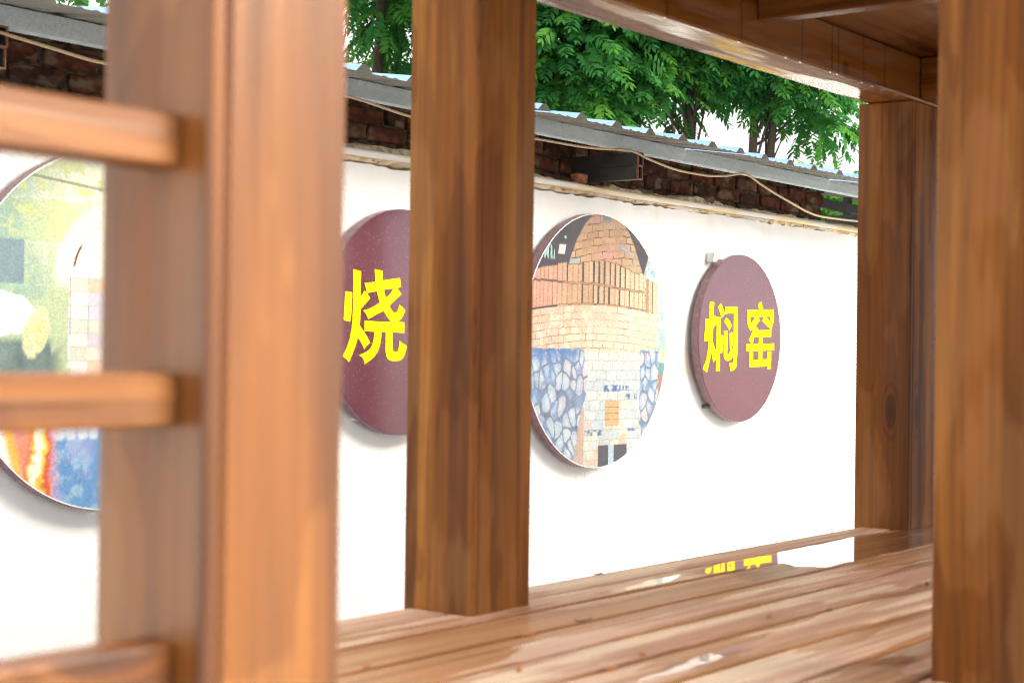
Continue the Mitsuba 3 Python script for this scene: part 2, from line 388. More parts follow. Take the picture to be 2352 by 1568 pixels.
        f = mix(f, mix(lin(140, 84, 52), lin(80, 68, 66), smoothstep(0.12, 0.25, wgap)), smoothstep(1 - wgap, 1 - wgap + 0.05, fr))
        f = mix(f, lin(150, 96, 62), 1 - smoothstep(0.004, 0.010, dr.minimum(dr.abs(t - a), dr.abs(t - b))))
        c = mix(c, f, band(t, a, b, 0.003) * smoothstep(0.655, 0.645, s))
    side = mix(lin(190, 148, 100), lin(232, 205, 160), smoothstep(0.70, 0.72, s))
    side = mix(side, lin(160, 118, 84), smoothstep(0.62, 0.7, noise(s * 90, 2.0)))
    c = mix(c, side, band(s, 0.672, 0.84, 0.004) * band(t, 0.2, 0.525 - 0.25 * (s - 0.67), 0.004))
    # brick drum below
    row = (wt + 0.075 * s * s) / 0.056
    ri = dr.floor(row)
    bx = ws / 0.15 + 0.5 * (ri - 2 * dr.floor(ri / 2)) + 0.3 * cell_rand(ri, 12)
    jf = dr.minimum(dr.minimum(row - ri, 1 + ri - row) * 0.056, dr.minimum(bx - dr.floor(bx), 1 + dr.floor(bx) - bx) * 0.15)
    cr = cell_rand(ri, dr.floor(bx), 6)
    d = mix(lin(226, 182, 142), lin(226, 216, 184), smoothstep(-0.5, 0.5, s + 0.9 * (0.15 - t) + 0.5 * (m - 0.5)))
    d = mix(d, lin(212, 208, 196), cr * 0.6)
    d = mix(d, lin(228, 236, 190), smoothstep(0.5, 0.65, m2) * 0.6)
    d = mix(d, lin(196, 140, 104), (1 - smoothstep(0.002, 0.006, jf)) * (0.35 + 0.6 * smoothstep(0.4, 0.6, m)))
    c = mix(c, d, smoothstep(0.0, 0.006, t3 - 0.008 - t) * smoothstep(0.862, 0.855, s))
    # field stones
    x1 = -0.06 + 0.02 * (m2 - 0.5)
    k1, k2, kr = voronoi(ws * 10.5 + 0.3 * noise(t * 7, 1.0), wt * 7.6 + 0.3 * noise(s * 7, 2.0))
    q1, q2 = cell_rand(kr * 911, 1), cell_rand(kr * 517, 2)
    st = mix(lin(186, 208, 230), lin(148, 190, 228), kr)
    st = mix(st, lin(198, 196, 218), smoothstep(0.70, 0.8, q1) * 0.7)
    st = mix(st, lin(84, 146, 220), smoothstep(0.62, 0.72, q2) * smoothstep(0.30, 0.55, m2) * 0.9)
    st = mix(st, lin(214, 224, 236), smoothstep(0.40, 0.08, k1) * 0.5)
    st = mix(st, lin(228, 196, 186), smoothstep(0.55, 0.7, fbm(s * 9, t * 9, 11.0)) * 0.4)
    gap = dr.maximum(1 - smoothstep(0.05, 0.17, k2 - k1), smoothstep(0.52, 0.66, k1))
    st = mix(st, mix(lin(92, 118, 166), lin(132, 160, 204), m2), gap)
    st = mix(st, lin(62, 122, 206), smoothstep(-0.17, -0.07, t + 0.12 * (m - 0.5)) * smoothstep(-0.24, -0.33, s) * smoothstep(0.30, 0.5, m2 + 0.2 * g) * 0.9)
    zone = smoothstep(0.0, 0.012, x1 - t) * dr.maximum(smoothstep(0.0, 0.02, -0.20 - 0.30 * (t + 0.1) - 0.55 * dr.maximum(-0.35 - t, 0) - ws - 0.06 * (1 - smoothstep(-0.6, -0.3, t))), smoothstep(0.58, 0.60, ws))
    # dressed masonry round the stoke hole
    row = wt / 0.078
    ri = dr.floor(row)
    bx = ws / 0.145 + 0.5 * (ri - 2 * dr.floor(ri / 2)) + 0.4 * cell_rand(ri, 22)
    jf = dr.minimum(dr.minimum(row - ri, 1 + ri - row) * 0.078, dr.minimum(bx - dr.floor(bx), 1 + dr.floor(bx) - bx) * 0.145)
    cr = cell_rand(ri, dr.floor(bx), 26)
    d = mix(lin(208, 220, 226), lin(186, 208, 224), cr)
    d = mix(d, lin(240, 226, 190), smoothstep(0.62, 0.8, cell_rand(ri, dr.floor(bx), 27)) * smoothstep(-0.35, -0.6, t) * 0.8)
    d = mix(d, lin(228, 178, 130), smoothstep(0.48, 0.62, m) * smoothstep(-0.55, -0.75, t) * 0.7)
    d = mix(d, lin(206, 150, 116), smoothstep(-0.19, -0.21, s) * smoothstep(-0.48, -0.56, t) * 0.75)
    d = mix(d, lin(222, 226, 204), smoothstep(-0.3, -0.1, t) * 0.5)
    d = mix(d, lin(170, 176, 178), (1 - smoothstep(0.002, 0.006, jf)) * 0.75)
    inkb = smoothstep(0.30, 0.55, noise(s * 46, t * 30, 6.0) * 0.6 + m2 * 0.4)
    for a0, a1, b0, b1 in ((0.07, 0.31, -0.40, -0.35), (0.34, 0.43, -0.40, -0.355), (0.34, 0.55, -0.46, -0.42), (-0.19, 0.05, -0.745, -0.70), (0.42, 0.54, -0.72, -0.70)):
        d = mix(d, lin(74, 116, 196), band(s, a0, a1, 0.012) * band(t, b0, b1, 0.008) * inkb)
    dy = (t + 0.671) / 0.049
    dyi = dy - dr.floor(dy)
    d = mix(d, mix(lin(226, 172, 100), lin(150, 110, 70), 1 - smoothstep(0.03, 0.08, dr.minimum(dyi, 1 - dyi))), band(s, 0.092, 0.29, 0.004) * band(t, -0.671, -0.475, 0.004))
    hole = dr.maximum(band(s, 0.0, 0.145, 0.004), band(s, 0.222, 0.41, 0.004)) * smoothstep(-0.818, -0.828, t)
    d = mix(d, lin(168, 206, 240), band(s, 0.145, 0.222, 0.004) * smoothstep(-0.818, -0.828, t))
    d = mix(d, mix(lin(88, 88, 104), lin(70, 74, 92), m2), hole)
    c = mix(c, d, smoothstep(0.0, 0.012, x1 - 0.02 - t) * (1 - zone))
    c = mix(c, st, zone * smoothstep(0.87, 0.865, s))
    low = smoothstep(-0.16, -0.175, t) * smoothstep(0.875, 0.885, s)
    c = mix(c, mix(lin(70, 165, 175), lin(180, 120, 110), smoothstep(-0.25, -0.28, t)), low)
    lu = 0.3 * c.x + 0.55 * c.y + 0.15 * c.z
    c = mix([lu, lu, lu], c, 0.74)
    return mi.Color3f(c) * (0.43 + 0.25 * g) * (0.88 + 0.24 * m2)


FX, FZ, FR = 3.5, 1.56, 0.602


def fire_print(p, n, uv):
    s, t = (p.x - FX) / FR, (p.z - FZ) / FR
    g = noise(s * 150, t * 150, 3.0)
    m = fbm(s * 5, t * 5, 1.0, octaves=4)
    m2 = fbm(s * 16 + 3, t * 16, 5.0, octaves=3)
    ws, wt = s + 0.014 * (noise(s * 22, t * 22, 8.0) - 0.5), t + 0.014 * (noise(s * 22, t * 22, 2.0) - 0.5)
    row = wt / 0.115
    ri = dr.floor(row)
    bx = ws / 0.22 + 0.5 * (ri - 2 * dr.floor(ri / 2)) + 0.35 * cell_rand(ri, 2)
    jf = dr.minimum(dr.minimum(row - ri, 1 + ri - row) * 0.115, dr.minimum(bx - dr.floor(bx), 1 + dr.floor(bx) - bx) * 0.22)
    cr = cell_rand(ri, dr.floor(bx), 3)
    glow = smoothstep(0.62, 0.05, dr.sqrt(dr.square(s + 0.15) + dr.square((t - 0.62) * 1.1)) + 0.35 * (m - 0.5))
    c = mix(lin(176, 200, 172), lin(150, 188, 176), smoothstep(-0.3, -0.7, s))
    c = mix(c, lin(196, 214, 160), smoothstep(0.5, 0.65, m) * 0.6)
    c = mix(c, mix(lin(226, 240, 170), lin(252, 254, 238), smoothstep(0.35, 0.6, m2 * 0.5 + cr * 0.5)), glow)
    c = mix(c, lin(232, 244, 238), (1 - smoothstep(0.001, 0.007, jf)) * 0.25 * smoothstep(0.4, 0.6, m2))
    c = mix(c, lin(206, 220, 140), smoothstep(0.55, 0.68, m2) * smoothstep(0.4, 0.6, t) * 0.7)
    c = mix(c, lin(118, 138, 106), (1 - smoothstep(0.004, 0.012, dr.abs(t - 0.80 + 0.09 * (s + 0.4)))) * 0.7)
    # pale arch
    ar = dr.sqrt(dr.square((s - 0.05)) + dr.square(t - 0.27))
    c = mix(c, lin(244, 252, 240), band(ar, 0.34, 0.46, 0.03) * smoothstep(0.2, 0.3, t) * smoothstep(0.35, 0.5, m + 0.2) * 0.85)
    c = mix(c, mix(lin(226, 240, 232), lin(248, 250, 240), m2), smoothstep(0.34, 0.33, ar) * smoothstep(0.25, 0.27, t))
    c = mix(c, lin(120, 80, 66), (1 - smoothstep(0.004, 0.010, dr.abs(ar - 0.345))) * band(t, 0.34, 0.46, 0.02) * smoothstep(-0.1, -0.2, s))
    # inner wall of coloured blocks
    rw = (t - 0.28) / 0.075
    rwi = dr.floor(rw)
    cb = dr.floor((s + 0.31) / 0.12)
    crr = cell_rand(rwi, cb, 31)
    blk = mix(lin(232, 236, 240), lin(206, 216, 202), crr)
    blk = mix(blk, lin(250, 196, 168), smoothstep(0.62, 0.72, cell_rand(rwi, cb, 33)) * 0.9)
    blk = mix(blk, lin(206, 202, 232), smoothstep(0.70, 0.80, cell_rand(rwi, cb, 35)) * 0.8)
    fx = (s + 0.31) / 0.12 - cb
    blk = mix(blk, lin(120, 96, 110), (1 - smoothstep(0.01, 0.045, fx)) * smoothstep(0.4, 0.55, noise(t * 13, cb)))
    blk = mix(blk, lin(170, 170, 170), (1 - smoothstep(0.02, 0.07, dr.minimum(rw - rwi, 1 + rwi - rw))) * 0.5)
    c = mix(c, blk, smoothstep(-0.325, -0.318, s) * smoothstep(0.285, 0.28, t))
    # grey panel, white steam, dark figures
    c = mix(c, lin(128, 158, 172), smoothstep(-0.605, -0.612, s) * band(t, 0.235, 0.47, 0.01))
    q = dr.sqrt(dr.square((s + 0.80) / 0.30) + dr.square((t - 0.07) / 0.125)) + 0.35 * (m2 - 0.5)
    c = mix(c, mix(lin(206, 240, 238), lin(248, 254, 252), m), smoothstep(1.0, 0.9, q))
    dk = smoothstep(0.45, 0.55, m + 0.55 * smoothstep(-0.05, -0.12, t) * smoothstep(-0.42, -0.5, s) - 0.12) * smoothstep(-0.03, -0.09, t) * smoothstep(-0.3, -0.45, s)
    c = mix(c, mix(lin(84, 96, 116), lin(120, 150, 150), m2), dk * 0.9)
    q = dr.sqrt(dr.square((s + 0.53 - 0.25 * (t + 0.05)) / 0.085) + dr.square((t + 0.02) / 0.15)) + 0.4 * (m2 - 0.5)
    c = mix(c, mix(lin(206, 214, 128), lin(226, 234, 206), m2), smoothstep(1.0, 0.85, q) * 0.9)
    # the fire below, then the blue floor
    low = smoothstep(-0.30, -0.34, t)
    f = mix(lin(246, 146, 96), lin(236, 150, 150), smoothstep(0.35, 0.6, m2))
    f = mix(f, lin(255, 196, 60), smoothstep(-0.64, -0.70, s + 0.25 * (t + 0.55) + 0.06 * (m - 0.5)))
    f = mix(f, lin(252, 250, 248), smoothstep(-0.70, -0.75, s + 0.25 * (t + 0.55) + 0.04 * (m - 0.5)))
    fl = s + 0.51 - 0.12 * (t + 0.6) + 0.10 * (m2 - 0.5)
    f = mix(f, lin(232, 88, 40), band(fl, -0.05, 0.11, 0.025) * 0.9)
    f = mix(f, lin(255, 220, 30), band(fl, -0.035, 0.065, 0.02))
    f = mix(f, lin(255, 252, 232), band(fl, -0.02, 0.03, 0.015))
    fl2 = s + 0.44 + 0.06 * (m2 - 0.5)
    blue = mix(lin(150, 200, 240), lin(100, 164, 228), smoothstep(0.35, 0.6, m2))
    blue = mix(blue, lin(165, 175, 240), smoothstep(0.55, 0.7, m) * 0.6)
    blue = mix(blue, lin(216, 232, 250), band(t, -0.60, -0.50, 0.01) * smoothstep(0.35, 0.6, noise(s * 40, t * 9, 7.0) + 0.25 * band(t, -0.585, -0.53, 0.01)) * 0.9)
    blue = mix(blue, lin(246, 170, 200), smoothstep(0.10, 0.0, fl2) * 0.8)
    f = mix(f, blue, smoothstep(0.0, 0.05, fl2))
    c = mix(c, f, low)
    lu = 0.3 * c.x + 0.55 * c.y + 0.15 * c.z
    c = mix([lu, lu, lu], c, 0.85)
    return mi.Color3f(c) * (0.50 + 0.22 * g)


scene['print_kiln'] = {'type': 'principled', 'base_color': proc(kiln_print), 'roughness': 0.22, 'specular': 0.5}
scene['print_fire'] = {'type': 'principled', 'base_color': proc(fire_print), 'roughness': 0.22, 'specular': 0.5}


def leaf_mat(c, t):
    return {'type': 'principledthin', 'base_color': proc(lambda p, n, uv: mix(c, [c[0] * 1.7 + 0.012, c[1] * 1.3, c[2] * 0.9], fbm(p.x * 2.3, p.y * 2.3, p.z * 2.3, octaves=3))),
            'roughness': 0.38, 'diff_trans': t, 'eta': 1.4}


scene['leaf_green'] = leaf_mat([0.042, 0.215, 0.070], 1.1)
scene['leaf_bright'] = leaf_mat([0.090, 0.320, 0.070], 1.15)
scene['bark'] = {'type': 'principled', 'base_color': proc(lambda p, n, uv: mix([0.045, 0.032, 0.024], [0.13, 0.095, 0.07], fbm(p.x * 30, p.y * 30, p.z * 7, octaves=3))), 'roughness': 0.95}
scene['dry_leaf'] = {'type': 'principled', 'base_color': {'type': 'rgb', 'value': [0.45, 0.17, 0.03]}, 'roughness': 0.6}
scene['ground_mat'] = {'type': 'principled', 'base_color': proc(lambda p, n, uv: mix([0.25, 0.24, 0.225], [0.35, 0.34, 0.32], fbm(p.x * 3, p.y * 3, 0.0, octaves=4))), 'roughness': 0.9}

# ------------------------------------------------------------------ ground
add('ground', grid(2, 2, lambda u, v: np.stack([(u - 0.5) * 1600, (v - 0.5) * 1600, u * 0], 1)), 'ground_mat')
name_it('ground', 'pale paved ground under the pavilion and before the white wall', kind='structure')

# ------------------------------------------------------------------ white wall with its brick upper part
WALL = 'boundary_wall'
labels[WALL] = {'label': 'white plastered wall with broken ledge and old red bricks above it', 'category': 'wall'}
XL, XR = -3.0, 13.0


def rough(mesh, amp, freq, seed=0):
    v = np.array(mesh.vertices)
    d = np.stack([nfbm(v * freq, 3, seed + k) - 0.5 for k in range(3)], -1)
    return trimesh.Trimesh(v + 2 * amp * d, mesh.faces, process=False)


def strip(x0, x1, prof, step, fn=None, closed=True):
    """a profile of (y, z) points swept along x"""
    xs = np.arange(x0, x1 + step / 2, step)
    pr = np.asarray(prof, float)
    k = len(pr)
    v = np.stack([np.repeat(xs, k), np.tile(pr[:, 0], len(xs)), np.tile(pr[:, 1], len(xs))], -1)
    if fn is not None:
        v = fn(v, np.tile(np.arange(k), len(xs)))
    i, j = np.meshgrid(np.arange(len(xs) - 1), np.arange(k if closed else k - 1), indexing='ij')
    j2 = (j + 1) % k
    q = np.stack([i * k + j, i * k + j2, (i + 1) * k + j2, (i + 1) * k + j], -1).reshape(-1, 4)
    f = [q[:, [0, 1, 2]], q[:, [0, 2, 3]]]
    if closed:
        cap = np.array([[0, a + 1, a] for a in range(1, k - 1)])
        f += [cap, cap[:, ::-1] + (len(xs) - 1) * k]
    m = trimesh.Trimesh(v, np.vstack(f), process=False)
    if closed and m.volume < 0:
        m.invert()
    return m


# plaster face (top edge broken and uneven)
def wall_top(v, k):
    x = v[:, 0]
    jag = 0.016 * (nfbm(np.stack([x * 5, x * 0, x * 0], -1), 4, 3) - 0.5) + 0.012 * (nnoise(np.stack([x * 24, x * 0, x * 0], -1), 8) - 0.5)
    v[:, 2] = np.where(v[:, 2] > 2, v[:, 2] + jag + 0.004 * (x - 7), v[:, 2])
    v[:, 1] += np.where(v[:, 2] > 2, 0.004, 0.0) * nnoise(np.stack([x * 9, v[:, 2], x * 0], -1), 2)
    return v


add(WALL + '__plaster', strip(XL, XR, [(4.40, -0.05), (4.40, 2.262), (4.57, 2.262), (4.57, -0.05)], 0.02, wall_top), 'plaster')


# mortar ledge: tan underside, crumbly top
def ledge_fn(v, k):
    x = v[:, 0]
    e = np.stack([x * 3.1, k * 3.7, x * 0], -1)
    big, fine = nfbm(e, 4, 11) - 0.5, nnoise(np.stack([x * 30, k * 5.0, x * 0], -1), 13) - 0.5
    v[:, 1] += np.where(k < 3, 0.030 * big + 0.012 * fine, 0)
    v[:, 2] += np.where(k == 0, 0.020 * big + 0.010 * fine, 0.014 * big + 0.008 * fine)
    return v


add(WALL + '__ledge', strip(XL, 11.2, [(4.402, 2.268), (4.388, 2.278), (4.392, 2.292), (4.47, 2.300), (4.56, 2.300), (4.56, 2.263)], 0.022, ledge_fn), 'ledge_mortar')


def crumb_fn(v, k):
    x = v[:, 0]
    hump = nfbm(np.stack([x * 2.4, x * 0, x * 0], -1), 3, 21)
    fine = nnoise(np.stack([x * 34, k * 9.0, x * 0], -1), 23) - 0.5
    mid = nfbm(np.stack([x * 9, k * 9.0, x * 0], -1), 3, 25) - 0.5
    up = (k == 2) | (k == 3)
    v[:, 2] += np.where(up, 0.050 * (hump - 0.42) + 0.020 * mid + 0.012 * fine, 0.004 * fine)
    v[:, 1] += np.where(k < 4, 0.016 * mid + 0.010 * fine, 0)
    return v


add(WALL + '__crumbled_mortar', strip(XL, 10.4, [(4.405, 2.285), (4.410, 2.305), (4.440, 2.332), (4.500, 2.338), (4.556, 2.315), (4.556, 2.285)], 0.018, crumb_fn), 'pale_mortar')

# brick courses, every brick its own piece
BX1 = 9.28
core_prof = [(4.566, 2.235), (4.566, 2.62), (4.672, 2.62), (4.672, 2.235)]


def core_fn(v, k):
    v[:, 1] += np.where(k < 2, 0.010 + 0.012 * (nfbm(np.stack([v[:, 0] * 20, v[:, 2] * 20, k * 1.0], -1), 3, 31) - 0.5), 0)
    return v


add(WALL + '__mortar_bed', strip(XL, BX1 - 0.06, core_prof, 0.03, core_fn), 'joint_mortar')
brick_v = [trimesh.creation.box((1, 1, 1)) for _ in range(5)]
brick_proto = []
for bi in range(6):
    m = bar(-0.117, 0.117, -0.058, 0.058, -0.0305, 0.0305, 0.006)
    m = m.subdivide()
    v = np.array(m.vertices)
    d = np.stack([nnoise(v * np.array([22, 40, 50]) + bi * 7.7, k) - 0.5 for k in range(3)], -1)
    brick_proto.append(trimesh.Trimesh(v + d * np.array([0.016, 0.012, 0.010]), m.faces, process=False))
plies = {}
for bi, m in enumerate(brick_proto):
    for kind in ('brick_red', 'brick_dark', 'brick_tan'):
        plies[bi, kind] = mikit.ply(m, kind)
for course in range(6):
    zc = 2.266 + course * 0.0745
    x = 2.35 - (0.12 if course % 2 else 0.0)
    while x < BX1 - 0.05:
        head = rng.random() < 0.22
        L = 0.115 if head else 0.236
        if not (course >= 4 and rng.random() < 0.04):
            kind = rng.choice(['brick_red', 'brick_dark', 'brick_tan'], p=[0.48, 0.3, 0.22])
            end = x + L
            if end < BX1 + rng.uniform(-0.05, 0.04):
                M = T().translate([x + L / 2, 4.618 + rng.uniform(-0.006, 0.006), zc + rng.uniform(-0.003, 0.003)]).rotate([0, 1, 0], rng.uniform(-1.0, 1.0)).rotate([0, 0, 1], rng.uniform(-1.5, 1.5)).scale([(L - 0.004) / 0.236, 1, 1])
                scene[numbered(WALL + '__brick')] = {**plies[int(rng.integers(6)), str(kind)], 'to_world': M}
        x += L + rng.uniform(0.010, 0.018)

# broken bricks lying on the ledge


def lump(c, size, seed, sub=2):
    m = trimesh.creation.icosphere(subdivisions=sub, radius=1.0)
    v = np.array(m.vertices)
    v = np.sign(v) * np.abs(v) ** 0.6
    v *= (0.75 + 0.5 * nfbm(v * 1.5 + seed * 3.1, 3, seed))[:, None]
    return trimesh.Trimesh(v * np.array(size) / 2 + np.array(c), m.faces, process=False)


add(numbered('brick_fragment'), lump((6.385, 4.455, 2.350), (0.085, 0.06, 0.050), 3), 'brick_broken')
name_it('brick_fragment', 'broken orange-red brick lump on the ledge beside the steel bracket', 'brick')
add(numbered('brick_fragment'), lump((7.59, 4.455, 2.347), (0.12, 0.07, 0.045), 5), 'brick_tan')
name_it('brick_fragment_001', 'pale tan brick chip on the ledge below the purlin joint', 'brick')

# conduit along the ledge


def cond_fn(v, k):
    x = v[:, 0]
    v[:, 2] += 0.010 * (nfbm(np.stack([x * 0.9, x * 0, x * 0], -1), 2, 41) - 0.5) + 0.0005 * (x - 6)
    v[:, 1] += 0.006 * (nnoise(np.stack([x * 1.5, x * 0, x * 0], -1), 43) - 0.5)
    return v


ang = np.linspace(0, 2 * np.pi, 12, endpoint=False)
add('cable_conduit', strip(XL, 11.0, np.stack([4.366 + 0.013 * np.cos(ang), 2.294 + 0.0150 * np.sin(ang)], -1), 0.08, cond_fn), 'conduit_plastic', smooth=40)
name_it('cable_conduit', 'long cream plastic conduit along the front of the wall ledge', 'conduit')

# ------------------------------------------------------------------ blue corrugated roof on its steel
ROOF = 'metal_roof'
labels[ROOF] = {'label': 'blue corrugated sheet roof on a grey steel purlin above the brick wall', 'category': 'roof'}
PER, Y0, Y1, ZE, TAN = 0.2685, 3.85, 5.45, 2.484, 0.146
X0 = 7.005 - 0.055 - 0.030 - 18 * PER        # start of a valley


def rib_profile(n):
    xs, zs = [], []
    for i in range(n):
        a = i * PER
        for dx, dz in ((0.0, 0.0), (0.050, 0.0), (0.056, 0.0035), (0.072, 0.0035), (0.078, 0.0), (0.110, 0.0), (0.116, 0.0035), (0.132, 0.0035), (0.138, 0.0), (PER - 0.087, 0.0), (PER - 0.057, 0.026), (PER - 0.030, 0.026)):
            xs.append(a + dx)
            zs.append(dz)
    xs.append(n * PER)
    zs.append(0.0)
    return np.array(xs), np.array(zs)


px_, pz_ = rib_profile(3)
for i in range(12):
    ys = np.linspace(Y0 + rng.uniform(-0.012, 0.012), Y1, 4)
    xx = X0 + 3 * i * PER + px_
    dz = 0.0035 * (i % 2) + rng.uniform(-0.002, 0.002)
    v = np.stack([np.repeat(xx, 4), np.tile(ys, len(xx)), np.repeat(ZE + pz_, 4) + np.tile((ys - Y0) * TAN, len(xx)) + dz], -1)
    a, b = np.meshgrid(np.arange(len(xx) - 1), np.arange(3), indexing='ij')
    q = np.stack([a * 4 + b, (a + 1) * 4 + b, (a + 1) * 4 + b + 1, a * 4 + b + 1], -1).reshape(-1, 4)
    add(numbered(ROOF + '__sheet'), trimesh.Trimesh(v, np.vstack([q[:, [0, 1, 2]], q[:, [0, 2, 3]]]), process=False), 'roof_blue')


def channel(x0, x1, y0=4.180, w=0.050, z0=2.469, z1=2.534, t=0.003):
    o = [(y0, z0), (y0, z1), (y0 + w, z1), (y0 + w, z1 - 0.014), (y0 + w - t, z1 - 0.014), (y0 + w - t, z1 - t), (y0 + t, z1 - t), (y0 + t, z0 + t), (y0 + w - t, z0 + t), (y0 + w - t, z0 + 0.014), (y0 + w, z0 + 0.014), (y0 + w, z0)]
    pl = Polygon(o)
    m = trimesh.creation.extrude_polygon(pl, x1 - x0, engine='earcut')
    v = np.array(m.vertices)
    m2 = trimesh.Trimesh(np.stack([v[:, 2] + x0, v[:, 0], v[:, 1]], -1), m.faces, process=False)
    if m2.volume < 0:
        m2.invert()
    return m2


add(ROOF + '__purlin', channel(1.9, 7.507), 'galvanised')
add(ROOF + '__purlin_001', channel(7.510, 12.2, y0=4.1815), 'galvanised')
add(ROOF + '__rear_purlin', bar(2.2, 9.3, 5.30, 5.35, 2.634, 2.692, 0.003), 'dark_steel')


def box_tube(x0, x1, z0, z1, y0, y1, t=0.003):
    outer = Polygon([(x0, z0), (x1, z0), (x1, z1), (x0, z1)], [[(x0 + t, z0 + t), (x1 - t, z0 + t), (x1 - t, z1 - t), (x0 + t, z1 - t)]])
    m = trimesh.creation.extrude_polygon(outer, y1 - y0, engine='earcut')
    v = np.array(m.vertices)
    m2 = trimesh.Trimesh(np.stack([v[:, 0], v[:, 2] + y0, v[:, 1]], -1), m.faces, process=False)
    if m2.volume < 0:
        m2.invert()
    return m2


for bi, xs in enumerate((6.462, 10.02, 2.9)):
    key = numbered(ROOF + '__bracket')
    add(key, box_tube(xs, xs + 0.040, 2.339, 2.403, 4.172, 4.95), 'dark_steel')
    add(key + '__upper_tube', box_tube(xs + 0.004, xs + 0.046, 2.4045, 2.4675, 4.170, 4.95), 'dark_steel')
    for q, (a, b, c, d) in enumerate(((xs - 0.001, xs + 0.041, 2.338, 2.404), (xs + 0.003, xs + 0.047, 2.4035, 2.4685))):
        add(numbered(key + '__cut_edge'), box_tube(a, b, c, d, 4.167, 4.176, 0.005), 'rust')
add(ROOF + '__cross_bar', bar(9.2, 12.2, 4.79, 4.83, 2.487, 2.548, 0.003), 'dark_steel')
for xs in (10.15, 11.6):
    add(numbered(ROOF + '__stanchion'), bar(xs, xs + 0.05, 4.832, 4.88, 2.20, 2.60, 0.003), 'dark_steel')

# cable slung under the purlin
pts = np.array([(1.9, 4.176, 2.50), (2.62, 4.172, 2.476), (2.919, 4.170, 2.446), (3.109, 4.168, 2.428), (3.302, 4.168, 2.412), (3.70, 4.168, 2.425), (4.1, 4.172, 2.470), (4.462, 4.170, 2.460), (4.809, 4.170, 2.430), (5.2, 4.168, 2.418), (5.658, 4.168, 2.437),
                (5.963, 4.168, 2.440), (6.30, 4.170, 2.462), (6.36, 4.174, 2.468)])
pts2 = np.array([(6.36, 4.174, 2.468), (6.43, 4.163, 2.463), (6.518, 4.162, 2.446), (6.903, 4.168, 2.415), (7.10, 4.168, 2.417), (7.31, 4.168, 2.436), (7.504, 4.172, 2.465), (7.70, 4.168, 2.420), (7.94, 4.168, 2.371), (8.394, 4.168, 2.307), (8.894, 4.168, 2.316), (9.6, 4.17, 2.40), (10.3, 4.172, 2.47)])
add('hanging_cable', tube(np.vstack([curve(pts, 70), curve(pts2, 80)[1:]]), 0.0058, 8), 'cable_sheath', smooth=True)
name_it('hanging_cable', 'thin beige cable slung in loops under the grey purlin', 'cable')

# ------------------------------------------------------------------ round signs
FACE_Y = 4.330


def disc(r, y0, y1, b=0.003, n=128):
    prof = [(0, y0), (r - b, y0), (r, y0 + b), (r, y1), (0, y1)]
    a = np.arange(n) * 2 * np.pi / n
    v, f = [], []
    for rr, y in prof[1:4]:
        v.append(np.stack([rr * np.cos(a), np.full(n, y), rr * np.sin(a)], -1))
    v.append([[0, y0, 0], [0, y1, 0]])
    v = np.vstack(v)
    i = np.arange(n)
    j = (i + 1) % n
    for k in range(2):
        f += [np.stack([k * n + i, k * n + j, (k + 1) * n + j], 1), np.stack([k * n + i, (k + 1) * n + j, (k + 1) * n + i], 1)]
    f += [np.stack([i * 0 + 3 * n, j, i], 1), np.stack([i * 0 + 3 * n + 1, 2 * n + i, 2 * n + j], 1)]
    m = trimesh.Trimesh(v, np.vstack(f), process=False)
    if m.volume < 0:
        m.invert()
    return m


def glyph_mesh(g, depth=0.002):
    """cut-out sheet lettering: outlines in millimetres from the sign's centre"""
    outs, holes = g
    shp = unary_union([Polygon(o).buffer(0) for o in outs])
    for h in holes:
        shp = shp.difference(Polygon(h))
    geoms = getattr(shp, 'geoms', [shp])
    ms = [trimesh.creation.extrude_polygon(q, depth * 1000, engine='earcut') for q in geoms if q.area > 1]
    m = trimesh.util.concatenate(ms)
    v = np.array(m.vertices) / 1000.0
    return trimesh.Trimesh(np.stack([v[:, 0], -v[:, 2], v[:, 1]], -1), m.faces, process=False)


def sign(key, label, cx, cz, r, face, kind, bolts=(), depth=0.045):
    labels[key] = {'label': label, 'category': 'round sign'}
    at = np.array([cx, 0, cz])

    def put(part, m, mat, smooth=False):
        m = m.copy()
        m.apply_translation(at)
        return add(key + '__' + part, m, mat, smooth)
    if kind == 'picture':
        put('panel', disc(r, FACE_Y + 0.002, FACE_Y + depth), 'sign_edge', 30)
        put('rim', disc(r - 0.001, FACE_Y + 0.0003, FACE_Y + 0.0019, 0.0008), 'sign_rim', 30)
        put('picture', disc(r - 0.005, FACE_Y - 0.0006, FACE_Y + 0.0002, 0.0004), face)
    else:
        put('panel', disc(r, FACE_Y + 0.0012, FACE_Y + depth), 'sign_edge', 30)
        put('face', disc(r - 0.002, FACE_Y, FACE_Y + 0.0010, 0.0005), 'sign_maroon')
        for nm, g, gx, gz in face:
            m = glyph_mesh(g)
            m.apply_translation([gx - cx, FACE_Y - 0.0002, gz - cz])
            put(nm, m, 'letter_yellow')
    for (bx, bz, mat) in bolts:
        m = tube([(bx - cx, FACE_Y + depth - 0.012, bz - cz), (bx - cx, 4.405, bz - cz)], 0.011, 10)
        k = numbered(key + '__fixing')
        m.apply_translation(at)
        add(k, m, mat, 30)


